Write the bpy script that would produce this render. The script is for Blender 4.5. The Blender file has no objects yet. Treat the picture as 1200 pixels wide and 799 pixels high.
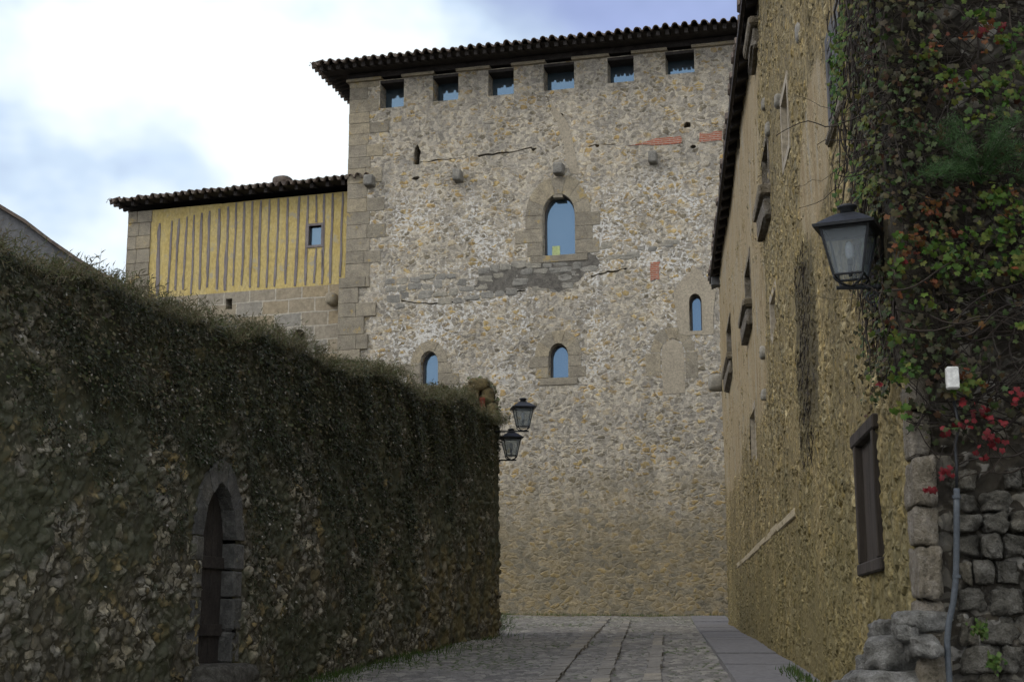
import bpy, bmesh, math, random
import numpy as np
from mathutils import Vector, Matrix

rng = np.random.default_rng(7)
random.seed(7)
C = bpy.context.scene.collection
sc = bpy.context.scene
pi = math.pi

# ------------------------------------------------------------------ camera model
FPX, PITCH, EYE = 1650.0, math.atan(340 / 1650.0), 1.6
cp, sp = math.cos(PITCH), math.sin(PITCH)

def ray(x, y):
    a, b = (x - 600) / FPX, (399.5 - y) / FPX
    return np.array((a, cp - b * sp, sp + b * cp))

class Frame:
    """a wall plane: u to the right along the wall, y inward, z up (world z)"""
    def __init__(s, ox, oy, th, z0):
        s.o = np.array((ox, oy)); s.th = th; s.z0 = z0
        s.u = np.array((math.cos(th), math.sin(th))); s.n = np.array((-math.sin(th), math.cos(th)))
    def px(s, x, y, depth=0.0):
        d = ray(x, y); t = ((s.o + s.n * depth) @ s.n) / (d[:2] @ s.n)
        P = d * t
        return float((P[:2] - s.o) @ s.u), float(EYE + P[2])
    def world(s, u, y, z):
        q = s.o + s.u * u + s.n * y
        return np.array((q[0], q[1], z))
    def empty(s, name, **k):
        o = empty(name, (s.o[0], s.o[1], s.z0), **k); o.rotation_euler = (0, 0, s.th); return o

def tag(o, label=None, cat=None, group=None, kind=None):
    if label: o['label'] = label
    if cat: o['category'] = cat
    if group: o['group'] = group
    if kind: o['kind'] = kind
    return o

def empty(name, loc=(0, 0, 0), label=None, cat=None, group=None):
    o = bpy.data.objects.new(name, None); C.objects.link(o); o.location = [float(v) for v in loc]
    return tag(o, label, cat, group)

# ------------------------------------------------------------------ mesh builder
def sphere_template(nd):
    idx, V, F = {}, [], []
    g = np.linspace(-1, 1, nd + 1)
    def vid(p):
        k = tuple(np.round(p, 4))
        if k not in idx: idx[k] = len(V); V.append(k)
        return idx[k]
    for ax in range(3):
        for sgn in (-1, 1):
            a, b = (ax + 1) % 3, (ax + 2) % 3
            for i in range(nd):
                for j in range(nd):
                    q = []
                    for (ii, jj) in ((i, j), (i + 1, j), (i + 1, j + 1), (i, j + 1)):
                        p = [0, 0, 0]; p[ax] = sgn; p[a] = g[ii]; p[b] = g[jj]; q.append(vid(p))
                    F.append(q if sgn > 0 else q[::-1])
    return np.array(V, float), F
TEMPL = {n: sphere_template(n) for n in (1, 3, 4, 6, 10)}

class MB:
    def __init__(s): s.V = []; s.F = []; s.M = []; s.n = 0
    def add(s, V, F, m=0):
        V = np.asarray(V, float).reshape(-1, 3)
        s.V.append(V); s.F += [tuple(int(i) + s.n for i in f) for f in F]; s.M += [m] * len(F); s.n += len(V)
    def box(s, x0, x1, y0, y1, z0, z1, m=0, bev=0.0, jit=0.0):
        if bev <= 0:
            V = np.array([(x, y, z) for z in (z0, z1) for y in (y0, y1) for x in (x0, x1)], float)
            if jit: V += rng.uniform(-jit, jit, V.shape)
            s.add(V, [(0, 2, 3, 1), (4, 5, 7, 6), (0, 1, 5, 4), (2, 6, 7, 3), (0, 4, 6, 2), (1, 3, 7, 5)], m); return
        c = ((x0 + x1) / 2, (y0 + y1) / 2, (z0 + z1) / 2); h = (abs(x1 - x0) / 2, abs(y1 - y0) / 2, abs(z1 - z0) / 2)
        V, F = TEMPL[3]
        W = np.sign(V) * np.where(np.abs(V) > .9, 1.0, 0)
        out = np.zeros_like(V)
        for k in range(3):
            inner = np.sign(V[:, k]) * max(h[k] - bev, h[k] * .3)
            full = np.sign(V[:, k]) * h[k]
            out[:, k] = np.where(np.abs(V[:, k]) > .9, full, inner)
        nf = (np.abs(V) > .9).sum(1)
        for k in range(3):       # pull edges and corners in: a chamfer
            out[:, k] -= np.where((nf >= 2) & (np.abs(V[:, k]) > .9), np.sign(V[:, k]) * bev * .5, 0)
        if jit: out += rng.uniform(-jit, jit, out.shape)
        s.add(out + c, F, m)
    def rock(s, c, h, amp=.12, nd=4, pw=5.0, m=0, rot=0.0):
        V, F = TEMPL[nd]
        P = V / (np.abs(V) ** pw).sum(1, keepdims=True) ** (1 / pw)
        D = np.zeros(len(P))
        for f in (1.3, 2.4, 4.3, 7.0) + ((13.0,) if nd >= 10 else ()):
            for _ in range(2):
                k = rng.normal(0, f, 3); D += np.sin(P @ k + rng.uniform(0, 6.3)) / f ** (.55 if nd >= 10 else .8)
        P = P * (1 + amp * D[:, None] * .45) * np.asarray(h)
        if rot:
            cr, sr = math.cos(rot), math.sin(rot); P = P @ np.array([[cr, sr, 0], [-sr, cr, 0], [0, 0, 1]])
        s.add(P + np.asarray(c), F, m)
    def tube(s, P, R, seg=6, m=0, cap=True):
        P = np.asarray(P, float); R = np.broadcast_to(np.asarray(R, float), (len(P),))
        T = np.gradient(P, axis=0); T /= np.linalg.norm(T, axis=1, keepdims=True) + 1e-9
        up = np.array((0, 0, 1.0)) if abs(T[0][2]) < .9 else np.array((1.0, 0, 0))
        V = []
        a = np.cross(T[0], up); a /= np.linalg.norm(a)
        for i in range(len(P)):
            a = a - T[i] * (a @ T[i]); a /= np.linalg.norm(a) + 1e-9
            b = np.cross(T[i], a)
            for k in range(seg):
                t = 2 * pi * k / seg; V.append(P[i] + R[i] * (a * math.cos(t) + b * math.sin(t)))
        F = [(i * seg + k, i * seg + (k + 1) % seg, (i + 1) * seg + (k + 1) % seg, (i + 1) * seg + k)
             for i in range(len(P) - 1) for k in range(seg)]
        if cap: F += [tuple(range(seg))[::-1], tuple((len(P) - 1) * seg + k for k in range(seg))]
        s.add(V, F, m)
    def lathe(s, prof, c=(0, 0, 0), seg=12, m=0):
        V = [(c[0] + r * math.cos(2 * pi * k / seg), c[1] + r * math.sin(2 * pi * k / seg), c[2] + z) for r, z in prof for k in range(seg)]
        F = [(i * seg + k, i * seg + (k + 1) % seg, (i + 1) * seg + (k + 1) % seg, (i + 1) * seg + k) for i in range(len(prof) - 1) for k in range(seg)]
        F += [tuple(range(seg))[::-1], tuple((len(prof) - 1) * seg + k for k in range(seg))]
        s.add(V, F, m)
    def prism(s, poly, y0, y1, m=0):
        """poly in (x,z), counter-clockwise seen from -y"""
        n = len(poly)
        V = [(x, y0, z) for x, z in poly] + [(x, y1, z) for x, z in poly]
        F = [tuple(range(n)), tuple(range(2 * n - 1, n - 1, -1))] + [(i, i + n, (i + 1) % n + n, (i + 1) % n) for i in range(n)]
        s.add(V, F, m)
    def hexa(s, a, b, m=0):
        """two quads a (bottom, ccw from above) and b (top)"""
        s.add(list(a) + list(b), [(3, 2, 1, 0), (4, 5, 6, 7)] + [(i, (i + 1) % 4, (i + 1) % 4 + 4, i + 4) for i in range(4)], m)
    def build(s, name, mats, parent=None, org=(0, 0, 0), z0=0.0, smooth=False, label=None):
        me = bpy.data.meshes.new(name)
        V = np.concatenate(s.V) - np.asarray(org, float) - np.array((0, 0, z0))
        me.from_pydata(V.tolist(), [], s.F)
        if not isinstance(mats, (list, tuple)): mats = [mats]
        for m in mats: me.materials.append(m)
        if len(mats) > 1: me.polygons.foreach_set('material_index', np.array(s.M, 'i'))
        if smooth: me.polygons.foreach_set('use_smooth', np.ones(len(s.F), bool))
        me.update()
        o = bpy.data.objects.new(name, me); C.objects.link(o)
        if parent: o.parent = parent
        else: o.location = [float(v) for v in org]
        if label: o['label'] = label
        return o

def grid_obj(name, us, zs, fn, mat, parent=None, z0=0.0, drop=None, org=(0, 0, 0), smooth=True):
    """dense sheet: fn(U,Z)->(x,y,z) arrays; drop(uc,zc)->mask of cells left open"""
    us, zs = np.asarray(us), np.asarray(zs)
    U, Z = np.meshgrid(us, zs)
    X, Y, W = fn(U, Z)
    V = np.stack((X, Y, W), -1).reshape(-1, 3) - np.asarray(org, float) - np.array((0, 0, z0))
    nu, nz = len(us), len(zs)
    i, j = np.meshgrid(np.arange(nu - 1), np.arange(nz - 1))
    a = (j * nu + i).ravel()
    F = np.stack((a, a + 1, a + 1 + nu, a + nu), 1)
    if drop is not None:
        uc = (us[i.ravel()] + us[i.ravel() + 1]) / 2; zc = (zs[j.ravel()] + zs[j.ravel() + 1]) / 2
        F = F[~drop(uc, zc)]
    return raw_obj(name, V, F, mat, parent, org, smooth)

def raw_obj(name, V, F, mats, parent=None, org=(0, 0, 0), smooth=True, midx=None):
    me = bpy.data.meshes.new(name)
    k = F.shape[1]
    me.vertices.add(len(V)); me.vertices.foreach_set('co', V.astype('f').ravel())
    me.loops.add(F.size); me.loops.foreach_set('vertex_index', F.astype('i').ravel())
    me.polygons.add(len(F)); me.polygons.foreach_set('loop_start', np.arange(0, F.size, k, dtype='i'))
    if not isinstance(mats, (list, tuple)): mats = [mats]
    for m in mats: me.materials.append(m)
    if midx is not None: me.polygons.foreach_set('material_index', np.asarray(midx, 'i'))
    me.update(calc_edges=True); me.validate()
    if smooth: me.polygons.foreach_set('use_smooth', np.ones(len(me.polygons), bool))
    o = bpy.data.objects.new(name, me); C.objects.link(o)
    if parent: o.parent = parent
    else: o.location = [float(v) for v in org]
    return o

# leaf templates: (verts, faces) in leaf plane, tip towards -y
def _maple():
    V = [(0, -.12, .06)]
    for a, r in ((180, .14), (146, .5), (112, .72), (88, .58), (54, .92), (30, .68), (0, 1.05), (-26, .66), (-50, .86), (-84, .56), (-108, .76), (-144, .46)):
        t = math.radians(a); V.append((r * math.sin(t), -r * math.cos(t), -.16 * r * r))
    return np.array(V) * .55, np.array([(0, i, i % 12 + 1) for i in range(1, 13)])
MAPLE = _maple()
QUAD = (np.array([(-.5, 0, 0), (0, -.62, .1), (.5, 0, 0), (0, .62, -.1)]) * 1.0, np.array([(0, 1, 2), (0, 2, 3)]))
BLADE = (np.array([(-.05, 0, 0), (.05, 0, 0), (.045, .5, .03), (-.045, .5, .03), (0, 1, .14)]), np.array([(0, 1, 2), (0, 2, 3), (3, 2, 4)]))
SPRIG = (np.array([(-.02, 0, 0), (.02, 0, 0), (0, 1, .1), (0, .35, .02), (.3, .6, .1), (.05, .45, .05), (0, .5, .04), (-.3, .75, .1), (-.05, .6, .05), (0, .75, .07), (.2, .95, .14), (.03, .85, .1)]),
         np.array([(0, 1, 2), (3, 4, 5), (6, 8, 7), (9, 10, 11)]))

def leaf_arrays(P, N, size, tmpl, down=(0, 0, -1), droop=.5, spin=.5):
    P = np.asarray(P, float); n = len(P)
    N = N / (np.linalg.norm(N, axis=1, keepdims=True) + 1e-9)
    D = np.asarray(down, float) + rng.normal(0, spin, (n, 3))
    D = D - N * (D * N).sum(1, keepdims=True); D /= np.linalg.norm(D, axis=1, keepdims=True) + 1e-9
    T = np.cross(N, D)
    tv, tf = tmpl
    s = np.asarray(size)[:, None, None]
    V = P[:, None] + s * (tv[None, :, 0:1] * T[:, None] - tv[None, :, 1:2] * D[:, None] + tv[None, :, 2:3] * N[:, None])
    F = tf[None] + (np.arange(n) * len(tv))[:, None, None]
    return V.reshape(-1, 3), F.reshape(-1, tf.shape[1])

def leaves(name, P, N, size, mat, tmpl=QUAD, parent=None, org=(0, 0, 0), down=(0, 0, -1), spin=.5):
    V, F = leaf_arrays(P, N, size, tmpl, down, spin=spin)
    return raw_obj(name, V - np.asarray(org, float), F, mat, parent, org, smooth=False)

# ------------------------------------------------------------------ node helpers
class NG:
    def __init__(s, nt): s.nt = nt
    def n(s, t, props=None, **ins):
        nd = s.nt.nodes.new(t)
        for k, v in (props or {}).items(): setattr(nd, k, v)
        for k, v in ins.items():
            key = int(k[1:]) if k[0] == 'i' and k[1:].isdigit() else k.replace('_', ' ')
            s.set(nd.inputs[key], v)
        return nd
    def set(s, sock, v):
        if isinstance(v, bpy.types.NodeSocket): s.nt.links.new(v, sock)
        elif isinstance(v, (tuple, list)) and len(v) == 3 and sock.type == 'RGBA': sock.default_value = (*v, 1)
        else: sock.default_value = v
    def m(s, op, a, b=0.0, c=0.0, clamp=False):
        return s.n('ShaderNodeMath', {'operation': op, 'use_clamp': clamp}, i0=a, i1=b, i2=c).outputs[0]
    def vm(s, op, a, b=(0, 0, 0)):
        return s.n('ShaderNodeVectorMath', {'operation': op}, i0=a, i1=b).outputs[0]
    def noise(s, v, scale, detail=3, rough=.55, out=0):
        return s.n('ShaderNodeTexNoise', None, Vector=v, Scale=scale, Detail=detail, Roughness=rough).outputs[out]
    def vor(s, v, feat='F1', scale=1.0, rand=1.0, dim='3D'):
        return s.n('ShaderNodeTexVoronoi', {'feature': feat, 'voronoi_dimensions': dim}, Vector=v, Scale=scale, Randomness=rand)
    def ss(s, x, a, b, lo=0.0, hi=1.0):
        return s.n('ShaderNodeMapRange', {'interpolation_type': 'SMOOTHSTEP'}, i0=x, i1=a, i2=b, i3=lo, i4=hi).outputs[0]
    def mix(s, f, a, b, mode='MIX'):
        nd = s.nt.nodes.new('ShaderNodeMix'); nd.data_type = 'RGBA'; nd.blend_type = mode
        s.set(nd.inputs[0], f); s.set(nd.inputs[6], a); s.set(nd.inputs[7], b); return nd.outputs[2]
    def ramp(s, f, stops, interp='LINEAR'):
        nd = s.nt.nodes.new('ShaderNodeValToRGB'); nd.color_ramp.interpolation = interp
        e = nd.color_ramp.elements
        while len(e) < len(stops): e.new(.5)
        for k, (p, c) in enumerate(stops): e[k].position = p; e[k].color = (*c, 1)
        s.set(nd.inputs[0], f); return nd.outputs[0]
    def sep(s, v): return s.n('ShaderNodeSeparateXYZ', None, i0=v).outputs
    def comb(s, x, y, z): return s.n('ShaderNodeCombineXYZ', None, i0=x, i1=y, i2=z).outputs[0]

def new_mat(name):
    m = bpy.data.materials.new(name); m.use_nodes = True
    g = NG(m.node_tree); b = m.node_tree.nodes['Principled BSDF']; b.inputs['Roughness'].default_value = .85
    b.inputs['Specular IOR Level'].default_value = .25
    return m, g, b

def lump(g, cols, f):
    n = len(cols); return g.ramp(f, [(i / n, c) for i, c in enumerate(cols)], 'CONSTANT')

def masonry(name, su, sz, cols, mortar, mw=.05, disp=0.0, bump=.5, wob=.09, patch=None, patch2=None, rough_amt=.35, disp_stone=.03, chip=9.0, mode='BOTH', gap=.07, smear=.5, even=.4, fleck=.0, fleckcol=(.46, .43, .37), pit=.0, streak=.0):
    """irregular stones in mortar.  patch(g,pos)->(mask, colour, flatten) lays plaster / lime / stain patches"""
    m, g, b = new_mat(name)
    pos = g.n('ShaderNodeTexCoord').outputs['Object']
    w = g.vm('SCALE', g.vm('SUBTRACT', g.noise(pos, 3.1, 2, out=1), (.5, .5, .5))); w.node.inputs[3].default_value = wob * 2
    w2 = g.vm('SCALE', g.vm('SUBTRACT', g.noise(pos, 13, 1, out=1), (.5, .5, .5))); w2.node.inputs[3].default_value = wob * .9
    p = g.vm('MULTIPLY', g.vm('ADD', g.vm('ADD', pos, w), w2), (su, su, sz))
    e = g.vor(p, 'DISTANCE_TO_EDGE').outputs['Distance']
    f1 = g.vor(p, 'F1'); rnd = g.sep(f1.outputs['Color'])
    fine = g.noise(pos, 42, 5, .65); mid = g.noise(pos, 9, 4, .6); big = g.noise(pos, .9, 4, .6)
    stone = lump(g, cols, rnd[0])
    avg = tuple(sum(c[k] for c in cols) / len(cols) for k in range(3)); stone = g.mix(even, stone, avg)
    stone = g.mix(g.m('MULTIPLY', g.ss(mid, .35, .7), .35), stone, g.mix(.5, stone, cols[-1]))
    stone = g.mix(1.0, stone, g.ramp(fine, [(.2, (.55, .55, .55)), (.55, (1, 1, 1)), (.85, (1.45, 1.42, 1.35))]), 'MULTIPLY')
    ew = g.m('MULTIPLY', g.ss(g.noise(pos, 5.5, 3), .3, .75, .25, 1.9), mw)
    mask = g.ss(g.m('ADD', e, g.m('MULTIPLY', g.m('SUBTRACT', fine, .5), .05)), ew, g.m('ADD', ew, gap))     # 1 = stone
    sm = g.ss(g.m('ADD', g.noise(pos, 3.3, 6, .72), g.m('ADD', g.m('MULTIPLY', rnd[2], .16), g.m('MULTIPLY', g.m('SUBTRACT', g.noise(pos, .6, 3, .5), .5), .55))), .66, .50)
    sm = g.m('MULTIPLY', sm, smear)
    mask = g.m('MULTIPLY', mask, g.m('SUBTRACT', 1.0, sm))
    mort = g.mix(1.0, mortar, g.ramp(g.noise(pos, 23, 4, .7), [(.25, (.6, .6, .6)), (.7, (1.2, 1.2, 1.2))]), 'MULTIPLY')
    col = g.mix(mask, mort, stone)
    col = g.mix(1.0, col, g.ramp(g.vor(g.vm('ADD', pos, w), 'F1', chip).outputs['Color'], [(.15, (.68, .68, .69)), (.5, (1, 1, 1)), (.85, (1.28, 1.26, 1.2))]), 'MULTIPLY')
    col = g.mix(1.0, col, g.ramp(big, [(.3, (.78, .78, .8)), (.7, (1.15, 1.12, 1.08))]), 'MULTIPLY')
    if streak: col = g.mix(streak, col, g.mix(1.0, col, g.ramp(g.noise(g.vm('MULTIPLY', pos, (1.6, 1.6, .16)), 1.3, 6, .7), [(.36, (.50, .50, .47)), (.5, (.95, .95, .93)), (.66, (1.2, 1.18, 1.12))]), 'MULTIPLY'))
    if fleck: col = g.mix(g.m('MULTIPLY', g.ss(g.noise(pos, 7.5, 6, .78), .56, .66), fleck), col, fleckcol)
    if pit: col = g.mix(g.m('MULTIPLY', g.ss(g.noise(g.vm('ADD', pos, (7.3, 2.1, 4.4)), 6.5, 6, .78), .42, .33), pit), col, (.045, .037, .026))  # dark spots: soil and shade of small hollows, put into the colour
    h = g.m('MULTIPLY', g.m('MULTIPLY', g.ss(e, 0.0, .28), g.m('ADD', .45, g.m('MULTIPLY', rnd[1], .85))), g.m('SUBTRACT', 1.0, g.m('MULTIPLY', sm, .8)))
    for pf in (patch, patch2):
        if pf:
            pm, pc, flat = pf(g, pos, dict(mid=mid, fine=fine, big=big, mask=mask, e=e, rnd=rnd))
            col = g.mix(pm, col, pc); h = g.m('MULTIPLY', h, g.m('SUBTRACT', 1.0, g.m('MULTIPLY', pm, flat)))
    g.set(b.inputs['Base Color'], col)
    g.set(b.inputs['Roughness'], g.ss(fine, .3, .7, .75, .95))
    H = g.m('ADD', g.m('MULTIPLY', h, disp_stone), g.m('ADD', g.m('MULTIPLY', fine, rough_amt * .02), g.m('MULTIPLY', mid, rough_amt * .03)))
    out = m.node_tree.nodes['Material Output']
    if disp:
        m.displacement_method = mode
        d = g.n('ShaderNodeDisplacement', None, Height=H, Midlevel=0.0, Scale=disp)
        m.node_tree.links.new(d.outputs[0], out.inputs['Displacement'])
    else:
        bm_ = g.n('ShaderNodeBump', None, Strength=bump, Distance=1.0, Height=H)
        m.node_tree.links.new(bm_.outputs[0], b.inputs['Normal'])
    return m

def rough_mat(name, cols, scale=6.0, bump=.3, rough=.85, dist=.01, metallic=0.0, spots=None, stretch=(1, 1, 1), island=False):
    m, g, b = new_mat(name)
    pos = g.n('ShaderNodeTexCoord').outputs['Object']
    ps = g.vm('MULTIPLY', pos, stretch)
    f = g.noise(ps, scale, 6, .65)
    col = g.ramp(f, [(.28 + .44 * i / max(1, len(cols) - 1), c) for i, c in enumerate(cols)])
    fine = g.noise(ps, scale * 7, 4, .7)
    col = g.mix(1.0, col, g.ramp(fine, [(.25, (.6, .6, .6)), (.75, (1.3, 1.3, 1.3))]), 'MULTIPLY')
    if island:
        r = g.n('ShaderNodeNewGeometry').outputs['Random Per Island']
        col = g.mix(1.0, col, g.ramp(r, [(0, (.8, .8, .8)), (.5, (1, 1, 1)), (1, (1.16, 1.12, 1.02))]), 'MULTIPLY')
    if spots:
        sc_, th, c2 = spots
        col = g.mix(g.ss(g.noise(pos, sc_, 5, .7), th, th + .08), col, c2)
    g.set(b.inputs['Base Color'], col); b.inputs['Roughness'].default_value = rough; b.inputs['Metallic'].default_value = metallic
    H = g.m('ADD', g.m('MULTIPLY', f, 1.5), fine)
    bm_ = g.n('ShaderNodeBump', None, Strength=bump, Distance=dist, Height=H)
    m.node_tree.links.new(bm_.outputs[0], b.inputs['Normal'])
    return m

def leaf_mat(name, cols, trans=.25):
    m, g, b = new_mat(name)
    r = g.n('ShaderNodeNewGeometry').outputs['Random Per Island']
    col = g.ramp(r, [(i / (len(cols) - 1), c) for i, c in enumerate(cols)])
    pos = g.n('ShaderNodeTexCoord').outputs['Object']
    col = g.mix(1.0, col, g.ramp(g.noise(pos, 30, 2), [(.3, (.7, .7, .7)), (.7, (1.25, 1.25, 1.25))]), 'MULTIPLY')
    g.set(b.inputs['Base Color'], col); b.inputs['Roughness'].default_value = .6
    tr = g.n('ShaderNodeBsdfTranslucent', None, Color=col)
    mx = g.n('ShaderNodeMixShader', None, i0=trans, i1=b.outputs[0], i2=tr.outputs[0])
    m.node_tree.links.new(mx.outputs[0], m.node_tree.nodes['Material Output'].inputs[0])
    return m

# ------------------------------------------------------------------ materials
def tower_lime(g, pos, d):
    z = g.sep(pos)[2]
    band = g.m('MULTIPLY', g.ss(z, 5.2, 7.5), g.ss(z, 12.6, 11.2))          # local z: metres above the street
    n1 = g.noise(pos, .55, 3, .6); n2 = g.noise(pos, 5.5, 4, .7)
    k = g.m('ADD', g.m('MULTIPLY', n1, .9), g.m('MULTIPLY', n2, .45))
    k = g.m('ADD', k, g.ss(d['e'], .25, .0, 0.0, .12)); k = g.m('ADD', k, g.m('MULTIPLY', g.m('SUBTRACT', g.noise(pos, 11, 4, .7), .5), .75))
    mk = g.m('MULTIPLY', g.ss(k, .80, .90), band)
    c = g.mix(d['mid'], (.44, .425, .39), (.62, .605, .575))
    return g.m('MULTIPLY', mk, .8), c, .3
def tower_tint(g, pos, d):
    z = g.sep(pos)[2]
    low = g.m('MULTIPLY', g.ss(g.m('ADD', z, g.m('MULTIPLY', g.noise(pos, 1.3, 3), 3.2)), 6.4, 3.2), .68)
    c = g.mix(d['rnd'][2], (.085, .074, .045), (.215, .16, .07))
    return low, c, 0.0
def house_plaster(g, pos, d):
    s = g.sep(pos); u, z = s[0], s[2]
    n = g.m('MULTIPLY', g.m('SUBTRACT', g.noise(pos, .8, 5, .65), .5), 3.4)
    a = g.m('MULTIPLY', g.ss(g.m('ADD', u, g.m('ADD', n, g.m('MULTIPLY', z, -.12))), 12.6, 11.8), g.ss(g.m('ADD', z, n), 2.9, 3.7))
    du, dz = g.m('SUBTRACT', u, 18.9), g.m('SUBTRACT', z, 4.3)
    r = g.m('SQRT', g.m('ADD', g.m('MULTIPLY', g.m('MULTIPLY', du, du), .55), g.m('MULTIPLY', g.m('MULTIPLY', dz, dz), 2.4)))
    b2 = g.ss(g.m('ADD', r, g.m('MULTIPLY', n, .25)), 1.0, .85)
    mk = g.m('MAXIMUM', a, b2)
    st = g.noise(g.vm('MULTIPLY', pos, (2.2, 2.2, .45)), 1.6, 5, .65)
    c = g.ramp(st, [(.3, (.20, .145, .075)), (.45, (.275, .21, .115)), (.56, (.30, .245, .15)), (.68, (.255, .25, .22))])
    c = g.mix(1.0, c, g.ramp(d['fine'], [(.25, (.75, .75, .75)), (.75, (1.15, 1.15, 1.15))]), 'MULTIPLY')
    mk = g.m('MULTIPLY', mk, g.ss(g.m('ADD', g.noise(pos, 1.7, 6, .75), g.m('MULTIPLY', d['mask'], -.05)), .33, .42))
    return g.m('MULTIPLY', mk, .88), c, .8
def house_damp_shade(g, pos, d):
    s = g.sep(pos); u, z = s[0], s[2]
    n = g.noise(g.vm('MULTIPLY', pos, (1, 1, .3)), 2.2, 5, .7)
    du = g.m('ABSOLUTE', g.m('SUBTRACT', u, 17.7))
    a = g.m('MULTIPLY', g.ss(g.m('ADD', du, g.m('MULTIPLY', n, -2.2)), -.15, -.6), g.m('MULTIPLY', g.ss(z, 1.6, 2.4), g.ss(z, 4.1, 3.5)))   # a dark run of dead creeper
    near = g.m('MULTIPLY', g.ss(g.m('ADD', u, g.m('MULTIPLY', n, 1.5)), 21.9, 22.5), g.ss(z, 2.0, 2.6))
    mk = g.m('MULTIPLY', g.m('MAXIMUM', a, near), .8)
    damp_shade = g.m('MULTIPLY', g.ss(g.m('ADD', z, g.m('MULTIPLY', g.noise(pos, .9, 5, .65), 4.0)), 4.6, 2.4), .55)      # green-brown damp rising from the ground, with lower-wall shade put into the colour
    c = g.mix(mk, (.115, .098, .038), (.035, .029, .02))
    return g.m('MAXIMUM', mk, damp_shade), c, 0.0
def moss_face(g, pos, d):
    n = g.noise(pos, 1.1, 6, .7)
    z = g.sep(pos)[2]
    return g.m('MULTIPLY', g.ss(g.m('ADD', n, g.m('MULTIPLY', z, .03)), .46, .62), .82), g.mix(d['mid'], (.032, .040, .023), (.078, .080, .046)), .0
def lichen(g, pos, d):
    n = g.noise(pos, 2.3, 6, .7); s = g.sep(pos)
    right = g.m('MULTIPLY', g.ss(s[0], -7.5, -3.0), g.ss(g.m('ADD', s[2], g.m('MULTIPLY', n, 1.2)), 3.4, 2.0))
    return g.m('MULTIPLY', g.ss(g.m('ADD', n, g.m('MULTIPLY', right, .13)), .58, .72), .6), (.18, .145, .065), .0

M = {}; DM = 'DISPLACEMENT'
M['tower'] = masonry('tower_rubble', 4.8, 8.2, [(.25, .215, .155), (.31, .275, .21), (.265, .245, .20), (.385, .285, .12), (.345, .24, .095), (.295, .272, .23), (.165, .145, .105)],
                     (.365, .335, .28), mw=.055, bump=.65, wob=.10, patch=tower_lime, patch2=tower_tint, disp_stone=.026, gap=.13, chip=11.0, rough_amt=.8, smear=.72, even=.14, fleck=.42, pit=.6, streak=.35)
M['ashlar'] = masonry('grey_ashlar', .5, .5, [(.26, .25, .225), (.285, .265, .225), (.245, .24, .225)], (.25, .23, .2), mw=.001, bump=.35, disp_stone=.0, rough_amt=.5)
M['block'] = rough_mat('dressed_stone', [(.18, .155, .12), (.255, .225, .172), (.32, .28, .205)], 4.5, .7, dist=.03, spots=(2.2, .58, (.31, .235, .105)), island=True)
M['exposed'] = rough_mat('broken_grey_stone', [(.15, .142, .125), (.215, .205, .18), (.29, .27, .23)], 3.5, .6, dist=.02, island=True)
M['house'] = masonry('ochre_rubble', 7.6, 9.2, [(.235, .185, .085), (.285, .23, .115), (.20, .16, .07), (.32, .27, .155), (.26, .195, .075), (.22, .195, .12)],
                     (.195, .155, .075), mw=.05, disp=1.0, wob=.12, patch=house_plaster, patch2=house_damp_shade, disp_stone=.023, rough_amt=.4, chip=13.0, gap=.14, mode='BOTH', smear=.85, even=.1, fleck=.4, fleckcol=(.36, .30, .18), pit=.8, streak=.7)
M['leftwall'] = masonry('mossy_rubble', 6.5, 8.0, [(.23, .22, .18), (.32, .305, .255), (.16, .155, .125), (.36, .33, .25), (.26, .20, .085), (.21, .20, .17)],
                        (.06, .054, .036), mw=.05, disp=1.0, wob=.13, patch=moss_face, patch2=lichen, disp_stone=.05, rough_amt=1.0, chip=17.0, mode=DM, smear=.7, even=.1, fleck=.4, fleckcol=(.34, .32, .27), pit=.7)
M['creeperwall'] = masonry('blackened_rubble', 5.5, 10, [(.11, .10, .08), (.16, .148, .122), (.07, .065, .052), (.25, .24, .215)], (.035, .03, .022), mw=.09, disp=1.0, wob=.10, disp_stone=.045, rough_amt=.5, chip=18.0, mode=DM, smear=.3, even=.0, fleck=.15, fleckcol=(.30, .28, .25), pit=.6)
M['roughblock'] = rough_mat('weathered_block', [(.06, .056, .045), (.155, .145, .12), (.30, .285, .25)], 13, 1.0, dist=.05, spots=(14, .64, (.30, .29, .26)), island=True)
M['creeperwall2'] = rough_mat('dark_corner_stone', [(.016, .014, .010), (.04, .034, .024), (.07, .06, .04)], 8, .8, dist=.02)
M['cornerblock'] = rough_mat('pale_corner_stone', [(.10, .085, .055), (.20, .175, .135), (.31, .285, .25)], 9, 1.0, dist=.04, island=True)
M['palestone'] = rough_mat('pale_ochre_stone', [(.30, .25, .16), (.40, .34, .23)], 5, .5, dist=.02)
M['doorstone'] = rough_mat('grey_door_stone', [(.06, .06, .056), (.125, .123, .115), (.22, .215, .20)], 6, .9, dist=.03, island=True)
M['wood'] = rough_mat('dark_timber', [(.018, .014, .011), (.04, .032, .025), (.065, .052, .042)], 4, .5, stretch=(1, 1, .15))
M['soffit'] = rough_mat('eave_timber', [(.022, .019, .018), (.055, .047, .042)], 4, .4)
M['studwood'] = rough_mat('weathered_stud', [(.10, .088, .086), (.17, .15, .148), (.22, .20, .19)], 7, .5, stretch=(1, 1, .2))
M['greywood'] = rough_mat('grey_window_wood', [(.06, .06, .062), (.11, .11, .11)], 5, .4, stretch=(1, 1, .15))
M['tile'] = rough_mat('old_roof_tile', [(.06, .05, .045), (.13, .10, .08), (.10, .095, .075)], 2.5, .5, spots=(5, .6, (.06, .065, .04)))
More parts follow.
